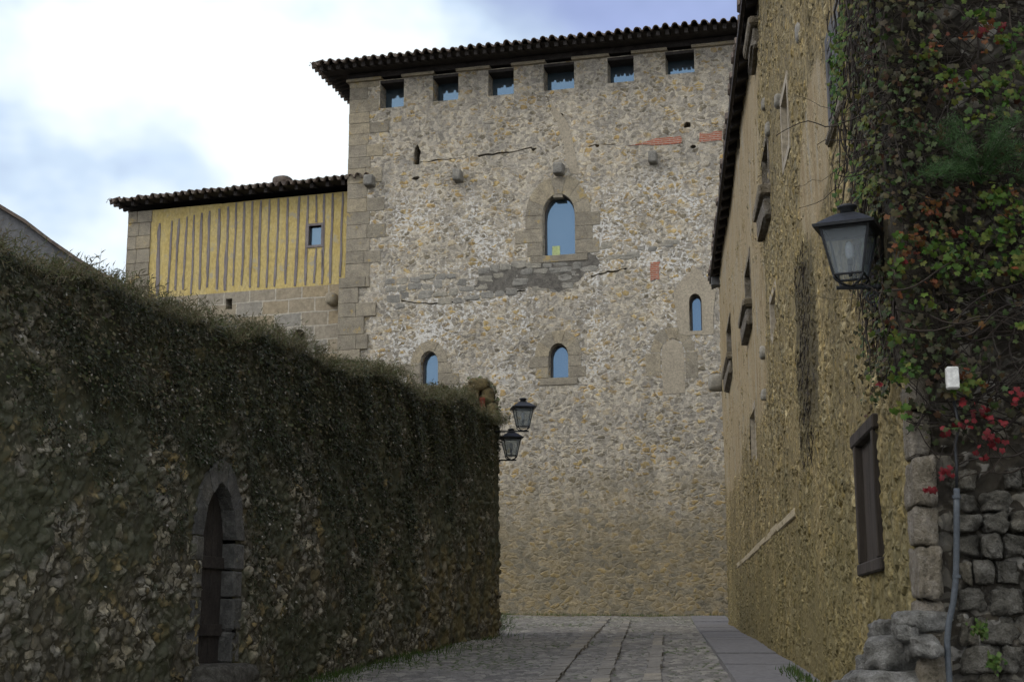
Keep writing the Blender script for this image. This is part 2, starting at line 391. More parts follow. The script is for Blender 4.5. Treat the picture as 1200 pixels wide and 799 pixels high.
M['yellow'] = rough_mat('ochre_yellow_plaster', [(.345, .255, .09), (.44, .34, .13), (.42, .345, .185)], 2.2, .5, dist=.02, spots=(2.6, .57, (.33, .29, .20)), stretch=(1, 1, .5))
M['pinkplaster'] = rough_mat('pinkish_mortar', [(.26, .225, .17), (.345, .30, .225)], 3, .4, dist=.02)
M['gablegrey'] = rough_mat('grey_render', [(.085, .087, .095), (.13, .131, .137), (.155, .153, .152)], 1.6, .5, dist=.03)
M['iron'] = rough_mat('black_iron', [(.012, .013, .015), (.03, .032, .035)], 9, .2, rough=.5)
M['pipe'] = rough_mat('grey_pipe', [(.042, .05, .058), (.07, .08, .09)], 6, .1, rough=.45)
M['white'] = rough_mat('white_plastic', [(.45, .45, .43), (.6, .6, .57)], 5, .1, rough=.5)
M['redtile'] = rough_mat('red_clay', [(.06, .016, .01), (.22, .045, .02)], 6, .3)
M['paper'] = rough_mat('pale_green_paper', [(.42, .50, .22), (.5, .56, .28)], 3, .1)
M['void'] = rough_mat('unlit_interior', [(.012, .011, .01), (.02, .018, .016)], 2, .1)
M['boulder'] = rough_mat('grey_boulder', [(.08, .078, .068), (.22, .215, .195), (.40, .39, .365)], 12, 1.0, dist=.05, spots=(9, .64, (.4, .4, .38)))
M['twig'] = rough_mat('dead_creeper_stem', [(.012, .009, .007), (.028, .022, .018), (.05, .042, .036)], 5, .3, island=True)
M['pavement'] = rough_mat('pavement_slab', [(.115, .112, .115), (.16, .155, .155), (.14, .135, .13)], 2.2, .4, dist=.01)
M['trackstone'] = rough_mat('pale_kerb_stone', [(.17, .16, .14), (.26, .24, .205)], 4, .5, dist=.01, island=True)
M['earth'] = rough_mat('earth', [(.05, .045, .03), (.09, .08, .055)], 1.5, .4, dist=.02)
M['brick'] = None
def brick():
    m, g, b = new_mat('red_brick')
    pos = g.n('ShaderNodeTexCoord').outputs['Object']; s = g.sep(pos)
    v = g.comb(g.m('ADD', s[0], g.m('MULTIPLY', g.noise(pos, 6, 2), .03)), s[2], 0)
    bt = g.n('ShaderNodeTexBrick', None, Vector=v, Color1=(.33, .085, .045), Color2=(.24, .07, .04), Mortar=(.30, .23, .18), Scale=1.0)
    for k, x in (('Mortar Size', .012), ('Brick Width', .22), ('Row Height', .055)): bt.inputs[k].default_value = x
    col = g.mix(g.ss(g.noise(pos, 7, 4), .5, .7), bt.outputs[0], (.27, .13, .08))
    g.set(b.inputs['Base Color'], col); return m
M['brick'] = brick()
def base_stone():
    m, g, b = new_mat('annex_base_stone')
    pos = g.n('ShaderNodeTexCoord').outputs['Object']; s = g.sep(pos)
    v = g.comb(g.m('ADD', s[0], g.m('MULTIPLY', g.noise(pos, 2, 2), .05)), g.m('ADD', s[2], g.m('MULTIPLY', g.noise(pos, 1.2, 2), .1)), 0)
    bt = g.n('ShaderNodeTexBrick', None, Vector=v, Color1=(.27, .215, .135), Color2=(.225, .21, .18), Mortar=(.36, .33, .27), Scale=1.0)
    for k, x in (('Mortar Size', .018), ('Brick Width', .85), ('Row Height', .42)): bt.inputs[k].default_value = x
    col = g.mix(1.0, bt.outputs[0], g.ramp(g.noise(pos, 9, 5, .7), [(.3, (.7, .7, .7)), (.7, (1.2, 1.2, 1.2))]), 'MULTIPLY')
    g.set(b.inputs['Base Color'], col)
    bm_ = g.n('ShaderNodeBump', None, Strength=.4, Distance=.03, Height=g.m('ADD', bt.outputs[1], g.noise(pos, 14, 4)))
    m.node_tree.links.new(bm_.outputs[0], b.inputs['Normal']); return m
M['annexstone'] = base_stone()
def cobble():
    m, g, b = new_mat('cobbles')
    pos = g.n('ShaderNodeTexCoord').outputs['Object']
    w = g.vm('SCALE', g.vm('SUBTRACT', g.noise(pos, 4, 2, out=1), (.5, .5, .5))); w.node.inputs[3].default_value = .12
    p = g.vm('MULTIPLY', g.vm('ADD', pos, w), (6.5, 6.5, 0.0))
    e = g.vor(p, 'DISTANCE_TO_EDGE', dim='2D').outputs['Distance']; r = g.sep(g.vor(p, 'F1', dim='2D').outputs['Color'])
    fine = g.noise(pos, 40, 4, .6)
    st = lump(g, [(.158, .147, .128), (.205, .192, .165), (.128, .119, .104), (.245, .23, .195), (.18, .17, .152)], r[0])
    st = g.mix(1.0, st, g.ramp(fine, [(.25, (.65, .65, .65)), (.75, (1.25, 1.25, 1.25))]), 'MULTIPLY')
    grassy = g.ss(g.noise(pos, .55, 4, .6), .42, .62)
    joint = g.mix(grassy, (.10, .096, .086), (.055, .075, .022))
    mk = g.ss(e, g.m('ADD', .03, g.m('MULTIPLY', grassy, .07)), g.m('ADD', .09, g.m('MULTIPLY', grassy, .09)))
    col = g.mix(mk, joint, st)
    g.set(b.inputs['Base Color'], col); b.inputs['Roughness'].default_value = .75
    H = g.m('ADD', g.m('MULTIPLY', g.ss(e, 0, .3), g.m('ADD', .014, g.m('MULTIPLY', r[1], .014))), g.m('MULTIPLY', fine, .008))
    m.displacement_method = DM
    d = g.n('ShaderNodeDisplacement', None, Height=H, Midlevel=0.0, Scale=1.0)
    m.node_tree.links.new(d.outputs[0], m.node_tree.nodes['Material Output'].inputs['Displacement']); return m
M['cobble'] = cobble()
def glass(name, tint, refl):
    m, g, b = new_mat(name)
    b.inputs['Base Color'].default_value = (.03, .045, .055, 1); b.inputs['Roughness'].default_value = .3
    pos = g.n('ShaderNodeTexCoord').outputs['Object']
    bm_ = g.n('ShaderNodeBump', None, Strength=.06, Distance=.03, Height=g.noise(pos, 1.6, 2))
    gl = g.n('ShaderNodeBsdfGlossy', None, Color=tint, Roughness=.02); m.node_tree.links.new(bm_.outputs[0], gl.inputs['Normal'])
    mx = g.n('ShaderNodeMixShader', None, i0=refl, i1=b.outputs[0], i2=gl.outputs[0])
    m.node_tree.links.new(mx.outputs[0], m.node_tree.nodes['Material Output'].inputs[0]); return m
M['pane'] = glass('reflecting_pane', (.42, .66, .92), .22)
def lantern_glass():
    m, g, b = new_mat('lantern_glass')
    t = g.n('ShaderNodeBsdfTransparent', None, Color=(.72, .76, .78)); b.inputs['Base Color'].default_value = (.28, .31, .33, 1); b.inputs['Roughness'].default_value = .25
    mx = g.n('ShaderNodeMixShader', None, i0=.35, i1=t.outputs[0], i2=b.outputs[0])
    m.node_tree.links.new(mx.outputs[0], m.node_tree.nodes['Material Output'].inputs[0]); return m
M['lglass'] = lantern_glass()
M['bulb'] = rough_mat('frosted_bulb', [(.7, .7, .7), (.8, .8, .8)], 3, .05, rough=.35)
M['veg_dark'] = leaf_mat('dark_wall_growth', [(.018, .021, .014), (.046, .054, .029), (.078, .072, .048), (.036, .06, .02), (.15, .15, .12)], .1)
M['veg_top'] = leaf_mat('dry_crest_growth', [(.05, .068, .021), (.125, .10, .055), (.07, .095, .03), (.18, .145, .095), (.10, .10, .045)], .2)
M['veg_tip'] = leaf_mat('pale_dry_tips', [(.16, .14, .10), (.30, .27, .22), (.42, .40, .36)], .2)
M['ivy_green'] = leaf_mat('green_creeper_leaf', [(.024, .065, .009), (.045, .10, .012), (.075, .12, .017), (.105, .105, .017), (.034, .08, .010)], .35)
M['ivy_orange'] = leaf_mat('orange_creeper_leaf', [(.10, .026, .010), (.13, .042, .014), (.10, .062, .015), (.085, .016, .011)], .35)
M['ivy_red'] = leaf_mat('red_creeper_leaf', [(.10, .007, .010), (.15, .010, .013), (.06, .007, .008)], .3)
M['ivy_dark'] = leaf_mat('withered_creeper_leaf', [(.022, .028, .012), (.042, .032, .018), (.03, .06, .014), (.06, .06, .02), (.055, .022, .013)], .2)
M['moss'] = leaf_mat('yellow_green_moss_leaf', [(.08, .10, .012), (.05, .085, .012), (.12, .10, .02), (.045, .05, .015)], .25)
M['fern'] = leaf_mat('blue_green_frond', [(.025, .055, .016), (.045, .095, .03), (.03, .07, .014)], .3)
M['grass'] = leaf_mat('verge_grass', [(.03, .07, .012), (.06, .11, .02), (.09, .10, .035)], .3)

# ------------------------------------------------------------------ ground
MR = 184 * cp / FPX
far_d = ray(857, 735); far = far_d * (30 / far_d[1])
end_d = ray(581, 743); end = end_d * (25 / end_d[1])
ML = 435 * cp / FPX
def XR(Y): return far[0] + MR * (Y - 30)
def XL(Y): return end[0] + ML * (Y - 25)
def gz(X, Y):
    zl = np.interp(Y, (-80, -10, 0, 8, 14, 16.9, 19.8, 25, 30, 38, 60, 200), (-1.2, -.6, 0, .45, .88, 1.06, 1.27, 1.55, 1.75, 2.03, 2.3, 2.6))
    zr = np.interp(Y, (-80, -10, 0, 8, 10, 13.8, 20, 30, 36.5, 60, 200), (-1.2, -.5, .35, 1.0, 1.1, 1.24, 1.42, 1.68, 1.97, 2.3, 2.6))
    xl = np.minimum(XL(Y), 1.0); xr = np.maximum(XR(Y), xl + 1)
    t = np.clip((X - xl) / (xr - xl), 0, 1)
    return zl + (zr - zl) * t
def gpx(x, y):
    d = ray(x, y); lo, hi = 2.0, 60.0
    for _ in range(60):
        t = (lo + hi) / 2
        if EYE + d[2] * t > gz(d[0] * t, d[1] * t): lo = t
        else: hi = t
    P = d * lo; return np.array((P[0], P[1], EYE + P[2]))

us = np.concatenate((np.linspace(-250, -12, 14), np.linspace(-10, 12, 45), np.linspace(14, 250, 14)))
ys = np.concatenate((np.linspace(-120, -12, 8), np.linspace(-10, 46, 113), np.linspace(50, 400, 14)))
tag(grid_obj('ground', us, ys, lambda U, V: (U, V, gz(U, V) - .06), M['earth']), kind='structure')
def street(U, V):
    x0, x1 = np.minimum(XL(V), .6) - .3, XR(V) - .72
    x0 = np.where(V > 25.2, np.minimum(XL(25.2) - .3 - (V - 25.2) * 1.2, x0), x0)
    X = x0 + (x1 - x0) * U
    return X, V, gz(X, V) - .03 + .012 * np.sin(X * 3.1 + V * .7) + .01 * np.sin(V * 2.3)
tag(grid_obj('cobbled_street', np.linspace(0, 1, 170), np.concatenate((np.linspace(-6, 12, 120), np.linspace(12.04, 39.5, 560))), street, M['cobble']), kind='structure')

# ------------------------------------------------------------------ pavement along the right house
mb = MB()
Y = 3.0
while Y < 36.0:
    L = random.uniform(.8, 1.5); Y1 = min(Y + L, 36.2)
    q = []
    for (a, yy) in ((-.74, Y + .006), (.12, Y + .006), (.12, Y1 - .006), (-.74, Y1 - .006)):
        x = XR(yy) + a; q.append((x, yy, gz(XR(yy) - .5, yy)))
    dz = random.uniform(-.008, .008)
    mb.hexa([(x, y, z - .14) for x, y, z in q], [(x, y, z + .035 + dz) for x, y, z in q])
    Y = Y1
tag(mb.build('pavement', M['pavement']), kind='structure')
for pts, wd in ((((710, 724), (640, 799), (590, 850)), .22), (((735, 727), (704, 799), (690, 840)), .16), (((772, 744), (764, 799), (760, 830)), .17)):
    mb = MB()
    G = np.array([gpx(*p) for p in pts])
    ys_ = np.arange(G[-1, 1], G[0, 1], .5)
    for yy in ys_:
        y1 = yy + random.uniform(.42, .49)
        o_ = np.argsort(G[:, 1]); xa = np.interp(yy, G[o_, 1], G[o_, 0]); xb = np.interp(y1, G[o_, 1], G[o_, 0])
        w_ = wd * random.uniform(.8, 1.15) / 2
        q = [(xa - w_, yy), (xa + w_, yy), (xb + w_, y1), (xb - w_, y1)]
        q = [(x, y, gz(x, y) + random.uniform(-.004, .004)) for x, y in q]
        mb.hexa([(x, y, z - .1) for x, y, z in q], [(x, y, z + .022) for x, y, z in q])
    tag(mb.build('paving_strip', M['trackstone']), kind='structure')

# ------------------------------------------------------------------ tiled roof helper
def tile_sheet(mb, W, run, slope, period=.26, hipL=1.0, hipR=1.0, xf=None, m=0):
    """corrugated clay-tile slope: s along eave 0..W, t up the slope 0..run; hip cuts s by hip*t at both ends"""
    n = int(round(W / period)); per = W / n; sub = 8
    ss_ = np.linspace(0, W, n * sub + 1)
    rows = np.arange(0, run + .01, .38)
    ts = []
    for r in rows: ts += [r, min(r + .375, run)]
    ts = np.array(ts); drop = np.tile([.0, .0], len(rows)); 
    jit = rng.uniform(-.022, .022, (len(rows), n + 1)); jt = rng.uniform(-.04, .03, (len(rows), n + 1))
    V, F = [], []
    for i, t in enumerate(ts):
        r = i // 2
        for j, s_ in enumerate(ss_):
            c = int((s_ / per)) if s_ < W else n - 1
            ph = (s_ / per) % 1.0
            cov = abs(ph - .5) < .3
            prof = (.075 * math.sqrt(max(0, 1 - ((ph - .5) / .3) ** 2)) if cov else -.045 * math.sqrt(max(0, 1 - (((ph + .5) % 1 - .5) / .22) ** 2)))
            z = t * slope + prof + (.03 if i % 2 == 0 else 0) + jit[r, c] * (1 if cov else .4)
            V.append((s_, t + (jt[r, c] if i % 2 == 0 else 0), z))
    V = np.array(V); V2 = V.copy(); V2[:, 2] -= .022
    ns = len(ss_)
    for i in range(len(ts) - 1):
        for j in range(ns - 1):
            sc_, tc = (ss_[j] + ss_[j + 1]) / 2, (ts[i] + ts[i + 1]) / 2
            if sc_ < hipL * tc - .02 or sc_ > W - hipR * tc + .02: continue
            a = i * ns + j; F.append((a, a + 1, a + 1 + ns, a + ns))
    k = len(V)
    F2 = [tuple(q + k for q in f[::-1]) for f in F]
    rim = [(j + k, j + 1 + k, j + 1, j) for j in range(ns - 1)]
    A = np.concatenate((V, V2))
    if xf is not None: A = np.array([xf(*v) for v in A])
    mb.add(A, F + F2 + rim, m)

def hip_roof(parent, u0, u1, d, zt, over, slope, z0, period=.26, rafter=.52, sides=(True, True), overs=None):
    """wall rectangle u0..u1 x 0..d with wall top zt; eave edge hangs `over` outside and slopes up inward"""
    oL, oR = overs or (over, over)
    U0, U1 = u0 - oL, u1 + oR; D = d + 2 * over; W = U1 - U0
    ze = zt + .18
    run = D / 2
    tl = MB()
    tile_sheet(tl, W, run, slope, period, 1.0 if sides[0] else 0, 1.0 if sides[1] else 0, lambda s, t, z: (U0 + s, -over + t, ze + z))
    tile_sheet(tl, W, run, slope, period * 2, 1.0 if sides[0] else 0, 1.0 if sides[1] else 0, lambda s, t, z: (U1 - s, D - over - t, ze + z))
    if sides[0]: tile_sheet(tl, D, run, slope, period, 1, 1, lambda s, t, z: (U0 + t, D - over - s, ze + z))
    if sides[1]: tile_sheet(tl, D, run, slope, period * 2, 1, 1, lambda s, t, z: (U1 - t, -over + s, ze + z))
    rf = tl.build('roof', M['tile'], parent, z0=z0, smooth=True)
    # soffit boards (a closed shallow shell) and rafter tails
    sb = MB(); q = .16
    def ring(inset, z): return [(U0 + inset, -over + inset, z), (U1 - inset, -over + inset, z), (U1 - inset, D - over - inset, z), (U0 + inset, D - over - inset, z)]
    a, b = ring(q, ze - .04 + q * slope), ring(run * .98 if sides[0] else q, ze - .04 + slope * run * .98)
    if not sides[0]: b = [(U0 + q, run - over, ze - .04 + slope * run)] * 1 + [(U1 - q, run - over, ze - .04 + slope * run)] + [(U1 - q, run - over + .01, ze - .04 + slope * run), (U0 + q, run - over + .01, ze - .04 + slope * run)]
    sb.hexa(a, b)
    sb.build('soffit', M['soffit'], rf, z0=z0)
    x = U0 + .3
    while x < U1 - .2:
        rb = MB(); rb.hexa([(x - .05, -over + .2, ze - .19 + .2 * slope), (x + .05, -over + .2, ze - .19 + .2 * slope), (x + .05, .3, ze - .2 + (over + .3) * slope), (x - .05, .3, ze - .2 + (over + .3) * slope)],
                [(x - .05, -over + .2, ze - .05 + .2 * slope), (x + .05, -over + .2, ze - .05 + .2 * slope), (x + .05, .3, ze - .05 + (over + .3) * slope), (x - .05, .3, ze - .05 + (over + .3) * slope)]); rb.build('rafter', M['soffit'], rf, z0=z0)
        x += rafter
    y = .1
    while y < d and sides[0]:
        rb = MB(); rb.hexa([(U0 + .2, y - .05, ze - .19 + .2 * slope), (u0 + .3, y - .05, ze - .2 + (oL + .3) * slope), (u0 + .3, y + .05, ze - .2 + (oL + .3) * slope), (U0 + .2, y + .05, ze - .19 + .2 * slope)],
                [(U0 + .2, y - .05, ze - .05 + .2 * slope), (u0 + .3, y - .05, ze - .05 + (oL + .3) * slope), (u0 + .3, y + .05, ze - .05 + (oL + .3) * slope), (U0 + .2, y + .05, ze - .05 + .2 * slope)]); rb.build('rafter', M['soffit'], rf, z0=z0)
        y += rafter
    return rf

def arch_poly(x0, x1, z0, zs, zt, n=10):
    """ccw from -y: bottom-left, bottom-right, right spring, arch, left spring"""
    c, r = (x0 + x1) / 2, (x1 - x0) / 2
    P = [(x0, z0), (x1, z0)]
    for k in range(n + 1):
        t = pi * k / n; P.append((c + r * math.cos(t), zs + (zt - zs) * math.sin(t)))
    return P

def area(P): return .5 * sum(P[i][0] * P[(i + 1) % len(P)][1] - P[(i + 1) % len(P)][0] * P[i][1] for i in range(len(P)))
def holed_wall(mb, outer, holes, y, reveal=.35, m=0):
    """flat wall face with real openings and their reveals"""
    bm = bmesh.new(); E = []
    for L in [outer] + holes:
        vs = [bm.verts.new((x, y, z)) for x, z in L]
        E += [bm.edges.new((vs[i], vs[(i + 1) % len(vs)])) for i in range(len(vs))]
    bmesh.ops.triangle_fill(bm, use_beauty=True, edges=E)
    want = abs(area(outer)) - sum(abs(area(h)) for h in holes); got = sum(f.calc_area() for f in bm.faces)
    if abs(want - got) > .02 * want: print('HOLED WALL AREA', want, got)
    bm.verts.index_update(); bm.faces.ensure_lookup_table()
    V = [v.co[:] for v in bm.verts]; F = []
    for f in bm.faces:
        f.normal_update(); ids = [v.index for v in f.verts]
        F.append(ids if f.normal.y < 0 else ids[::-1])
    bm.free(); mb.add(V, F, m)
    for h in holes:
        n = len(h); V = [(x, y, z) for x, z in h] + [(x, y + reveal, z) for x, z in h]
        mb.add(V, [((i + 1) % n, (i + 1) % n + n, i + n, i)[::-1] for i in range(n)], m)

def jag(P, amp, n=3):
    """roughen a polygon outline"""
    out = []
    for i in range(len(P)):
        a, b = np.array(P[i]), np.array(P[(i + 1) % len(P)])
        for k in range(n):
            out.append(tuple(a + (b - a) * k / n + rng.uniform(-amp, amp, 2)))
    return out

# ------------------------------------------------------------------ the tower
T = Frame(0, 38, -math.atan(.258), 1.95)
tw = T.empty('stone_tower', label='tall rough stone tower with arched windows and tiled eaves at the top of the street', cat='tower')
TL, TR, TZ = T.px(411, 98)[0], 9.5, 17.45
holes, panes = [], []
def tp(x, y): return T.px(x, y)
gal = [(445, 473, 127.5), (507, 537, 119.5), (572, 602, 113), (637, 673, 107), (712, 743, 98), (780, 814, 88)]
for x0, x1, yb in gal:
    u0, zb = tp(x0, yb); u1 = tp(x1, yb)[0]
    holes.append([(u0, zb), (u1, zb), (u1, TZ - .02), (u0, TZ - .02)]); panes.append(('gallery', u0, u1, zb, TZ - .12))
def arch_px(x0, x1, yt, ys, yb):
    (u0, zb), (u1, _) = tp(x0, yb), tp(x1, yb); zs, zt = tp((x0 + x1) / 2, ys)[1], tp((x0 + x1) / 2, yt)[1]
    return u0, u1, zb, zs, zt
arches = {'big': arch_px(636, 674, 227, 251, 300), 'mid': arch_px(643, 666, 402, 417, 443), 'left': arch_px(492, 513, 411, 425, 452), 'right': arch_px(808, 823, 344, 354, 388)}
for k in arches: holes.append(arch_poly(*arches[k]))
slit = [tp(484, 193), tp(492, 193), tp(493, 178), tp(490, 169), tp(485, 174)]
holes.append(jag(slit, .02, 2))
def crack(pts, w):
    P = [tp(*p) for p in pts]; top, bot = [], []
    for i in range(len(P) - 1):
        for k in range(5):
            t = k / 5; x = P[i][0] * (1 - t) + P[i + 1][0] * t; z = P[i][1] * (1 - t) + P[i + 1][1] * t + rng.uniform(-.03, .03)
            ww = w * rng.uniform(.25, 1.0); top.append((x, z + ww)); bot.append((x, z - ww * .6))
    return bot + top[::-1]
for pts, w in (([(492, 190), (520, 187), (545, 185)], .035), ([(560, 183), (590, 179), (632, 173)], .045), ([(470, 353), (505, 357), (540, 354)], .05), ([(562, 345), (590, 342), (622, 339)], .05), ([(692, 325), (712, 319), (740, 314)], .04), ([(690, 171), (730, 168)], .03), ([(640, 112), (643, 120), (646, 132)], .05)):
    holes.append(crack(pts, w))
for x, y, s_ in ((805, 147, 5), (657, 135, 3), (625, 175, 3), (487, 209, 4), (812, 172, 3), (700, 171, 2.5), (650, 303, 3)):
    c = tp(x, y); r = s_ * .023
    holes.append([(c[0] + r * 1.3 * math.cos(t) * rng.uniform(.6, 1.1), c[1] + r * math.sin(t) * rng.uniform(.5, 1)) for t in np.linspace(0, 2 * pi, 9)[:-1]])
wl = MB()
holed_wall(wl, [(TL, 0.8), (TR, 0.8), (TR, TZ), (TL, TZ)], holes, 0.0, .62)
D_ = 9.0
wl.add([(TL, 0, .8), (TL, D_, .8), (TL, D_, TZ), (TL, 0, TZ)], [(0, 3, 2, 1)])
wl.add([(TR, 0, .8), (TR, D_, .8), (TR, D_, TZ), (TR, 0, TZ)], [(0, 1, 2, 3)])
wl.add([(TL, D_, .8), (TR, D_, .8), (TR, D_, TZ), (TL, D_, TZ)], [(0, 3, 2, 1)])
wl.build('wall', M['tower'], tw, z0=T.z0)
inner = MB(); inner.box(TL + .1, TR - .1, .9, D_ - .1, 1.0, TZ - .02); inner.build('inner_core', M['void'], tw, z0=T.z0)
# glazing
for _, u0, u1, z0_, z1_ in panes:
    w = MB(); w.box(u0 - .05, u1 + .05, .52, .55, z0_ + .0, z1_ + .1)
    po = w.build('window', M['pane'], tw, z0=T.z0)
for k, (u0, u1, zb, zs, zt) in arches.items():
    fr = MB(); a = arch_poly(u0 + .01, u1 - .01, zb + .01, zs, zt - .01); b_ = arch_poly(u0 + .055, u1 - .055, zb + .055, zs, zt - .055)
    n = len(a); fr.add([(x, .27, z) for x, z in a] + [(x, .27, z) for x, z in b_], [(i, (i + 1) % n, (i + 1) % n + n, i + n) for i in range(n)])
    fr.add([(x, .27, z) for x, z in b_] + [(x, .31, z) for x, z in b_], [(i, (i + 1) % n, (i + 1) % n + n, i + n) for i in range(n)])
    fo = fr.build('window', M['greywood'], tw, z0=T.z0)
    pn = MB(); pn.prism(arch_poly(u0 + .03, u1 - .03, zb + .03, zs, zt - .03), .30, .32); pn.build('pane', M['pane'], fo, z0=T.z0)
    if k == 'big':
        sx, sz_ = tp(649, 293)
        pa = MB(); pa.box(sx - .11, sx + .11, .286, .293, zb + .06, zb + .34); pa.build('paper_notice', M['paper'], fo, z0=T.z0)
# dressed surrounds
def voussoirs(mb, u0, u1, zs, zt, th, n, y0=-.010, y1=.05, keystone=False):
    c, r = (u0 + u1) / 2, (u1 - u0) / 2; hz = zt - zs
    for k in range(n):
        a0, a1 = pi * (k + .02) / n, pi * (k + .98) / n
        t_ = th * rng.uniform(.88, 1.12)
        P = [(c + (r + .002) * math.cos(a), zs + (hz + .002) * math.sin(a)) for a in (a0, (a0 + a1) / 2, a1)]
        Q = [(c + (r + t_) * math.cos(a), zs + (hz + t_) * math.sin(a)) for a in (a1, (a0 + a1) / 2, a0)]
        # seen from -y, ccw is +x -> +z : inner goes right-to-left so list outer first
        mb.prism((Q[::-1] + P[::-1]), y0 - rng.uniform(0, .012), y1)
def jambs(mb, u0, u1, zb, zs, w, n, y0=-.010, y1=.05):
    h = (zs - zb) / n
    for sgn, ue in ((-1, u0), (1, u1)):
        for k in range(n):
            ww = w * (1.5 if (k + (sgn > 0)) % 2 else .95) * rng.uniform(.9, 1.1)
            a, b_ = (ue - ww, ue - .002) if sgn < 0 else (ue + .002, ue + ww)
            mb.box(a, b_, y0 - rng.uniform(0, .01), y1, zb + k * h + .006, zb + (k + 1) * h - .006, bev=.008)
for k, th, nv, nj, jw in (('big', .5, 7, 3, .5), ('mid', .36, 5, 2, .36), ('left', .28, 3, 2, .42)):
    u0, u1, zb, zs, zt = arches[k]
    s_ = MB(); voussoirs(s_, u0, u1, zs, zt, th, nv); jambs(s_, u0, u1, zb, zs, jw, nj)
    s_.box(u0 - jw * .7, u1 + jw * .7, -.03, .045, zb - .2, zb - .004, bev=.008)
    if k == 'big':
        c = (u0 + u1) / 2; s_.box(c - .16, c + .12, -.01, .22, zt - .12, zt - .004, bev=.02, jit=.01)
    s_.build('window_surround', M['block'], tw, z0=T.z0)
# right slit window sits in a smooth mortar patch
u0, u1, zb, zs, zt = arches['right']
def slab(name, poly, mat, y0=-.012, parent=tw, fr=T, jamp=.03, jn=4):
    P = jag(poly, jamp, jn); w = MB(); n = len(P)
    c = np.mean(P, axis=0)
    holed_wall(w, P, [], y0)
    w.add([(x, y0, z) for x, z in P] + [(x, .03, z) for x, z in P], [(i, i + n, (i + 1) % n + n, (i + 1) % n) for i in range(n)])
    return w.build(name, mat, parent, z0=fr.z0)
s_ = MB(); g_ = .28
P = jag([(u0 - g_, zb - .1), (u1 + g_, zb - .1), (u1 + g_ * 1.3, zt + .2), ((u0 + u1) / 2, zt + .75), (u0 - g_ * 1.4, zt + .1)], .04, 4)
holed_wall(s_, P, [arch_poly(u0, u1, zb, zs, zt)], -.012, .012)
s_.build('window_surround', M['pinkplaster'], tw, z0=T.z0)
# walled-up arch
b0, b1, bz, bs, bt = arch_px(775, 803, 396, 412, 440)
s_ = MB(); voussoirs(s_, b0, b1, bs, bt, .3, 5, -.003); s_.box(b0 - .42, b0 - .01, -.006, .05, bz, bs - .02, bev=.008); s_.box(b1 + .01, b1 + .35, -.006, .05, bz - .1, bs - .02, bev=.008)
s_.build('blocked_arch', M['block'], tw, z0=T.z0)
slab('arch_infill', arch_poly(b0 + .03, b1 - .03, bz - .5, bs, bt - .03, 6), M['pinkplaster'], -.008, jamp=.02, jn=1)
# mortar streak running down from the gallery
slab('mortar_repair', [tp(*p) for p in ((668, 203), (680, 203), (672, 168), (663, 140), (645, 122), (652, 145), (660, 170))], M['pinkplaster'], -.012, jamp=.035, jn=3)
for poly in ([(736, 171), (798, 168), (798, 160), (768, 162)], [(820, 167), (846, 165), (846, 154), (820, 157)], [(763, 328), (773, 327), (773, 307), (762, 308)]):
    slab('brick_patch', [tp(*p) for p in poly], M['brick'], -.016, jamp=.03, jn=4)
# corbels
for x, y, w in ((435, 214, 6), (538, 208, 5), (656, 200, 6), (766, 187, 5)):
    u, z = tp(x, y); ww = w * .023
    c_ = MB(); c_.rock((u, -.1, z), (ww, .2, .16), .05, 6, 14); c_.build('corbel', M['exposed'], tw, z0=T.z0, smooth=True)
# quoins at the left corner
qn = MB(); z = tp(405, 326)[1]; i = 0
while z < TZ - .1:
    h = rng.uniform(.33, .46); z1 = min(z + h, TZ); w = rng.uniform(.95, 1.25) if i % 2 else rng.uniform(.55, .8)
    if z1 > panes[0][3] - .05: w = min(w, panes[0][1] - TL - .03)
    qn.box(TL - .018 - rng.uniform(0, .008), TL + w * (1 if w < .9 else .52) - .004, -.012 - rng.uniform(0, .008), .5, z + .005, z1 - .005, bev=.008)
    if w > .9: qn.box(TL + w * .52 + .004, TL + w, -.012 - rng.uniform(0, .01), .3, z + .005, z1 - .005, bev=.008)
    z = z1; i += 1
qn.build('corner_stones', M['block'], tw, z0=T.z0)
pl = MB(); z = .9; i = 0; zp = tp(405, 326)[1]
while z < zp - .05:
    h = rng.uniform(.38, .52); z1 = min(z + h, zp); x = TL - .2; end_x = TL + rng.uniform(.35, .6) + (.35 if i % 2 else 0)
    while x < end_x - .1:
        x1 = min(x + rng.uniform(.45, .9), end_x)
        pl.box(x + .004, x1 - .004, -.05 - rng.uniform(0, .012), .5, z + .004, z1 - .004, bev=.008); x = x1
    z = z1; i += 1
pl.build('plinth', M['block'], tw, z0=T.z0)
# the torn band of loose stone
ex = MB()
def bandz(x): return np.interp(x, (450, 520, 600, 660, 700, 800), (345, 338, 326, 322, 306, 284))
for row in range(4):
    x = 452.0
    while x < 705 - row * 12:
        w = rng.uniform(9, 20); hgt = rng.uniform(.6, 1.0)
        dens = .95 if 560 < x < 680 else .75
        if rng.random() < dens:
            yy = bandz(x + w / 2) + (row - 1.5) * 10 + rng.uniform(-2, 2)
            u, z = tp(x + w / 2, yy)
            ex.rock((u, .02, z), (w * .0118,   .022 + rng.uniform(0, .022), .112 * hgt), .26, 6, 6, rot=0)
        x += w + rng.uniform(0, 1)
for k in range(10):
    x = rng.uniform(700, 800); u, z = tp(x, bandz(x) + rng.uniform(-5, 6)); ex.rock((u, .02, z), (rng.uniform(.1, .2), .03, .06), .24, 6, 7)
ex.build('exposed_stones', M['exposed'], tw, z0=T.z0, smooth=False)
top_ = [tp(x, bandz(x) - 15) for x in (562, 590, 620, 660, 690)]; bot_ = [tp(x, bandz(x) + y_) for x, y_ in ((556, 8), (590, 15), (620, 12), (660, 19), (704, 2))]
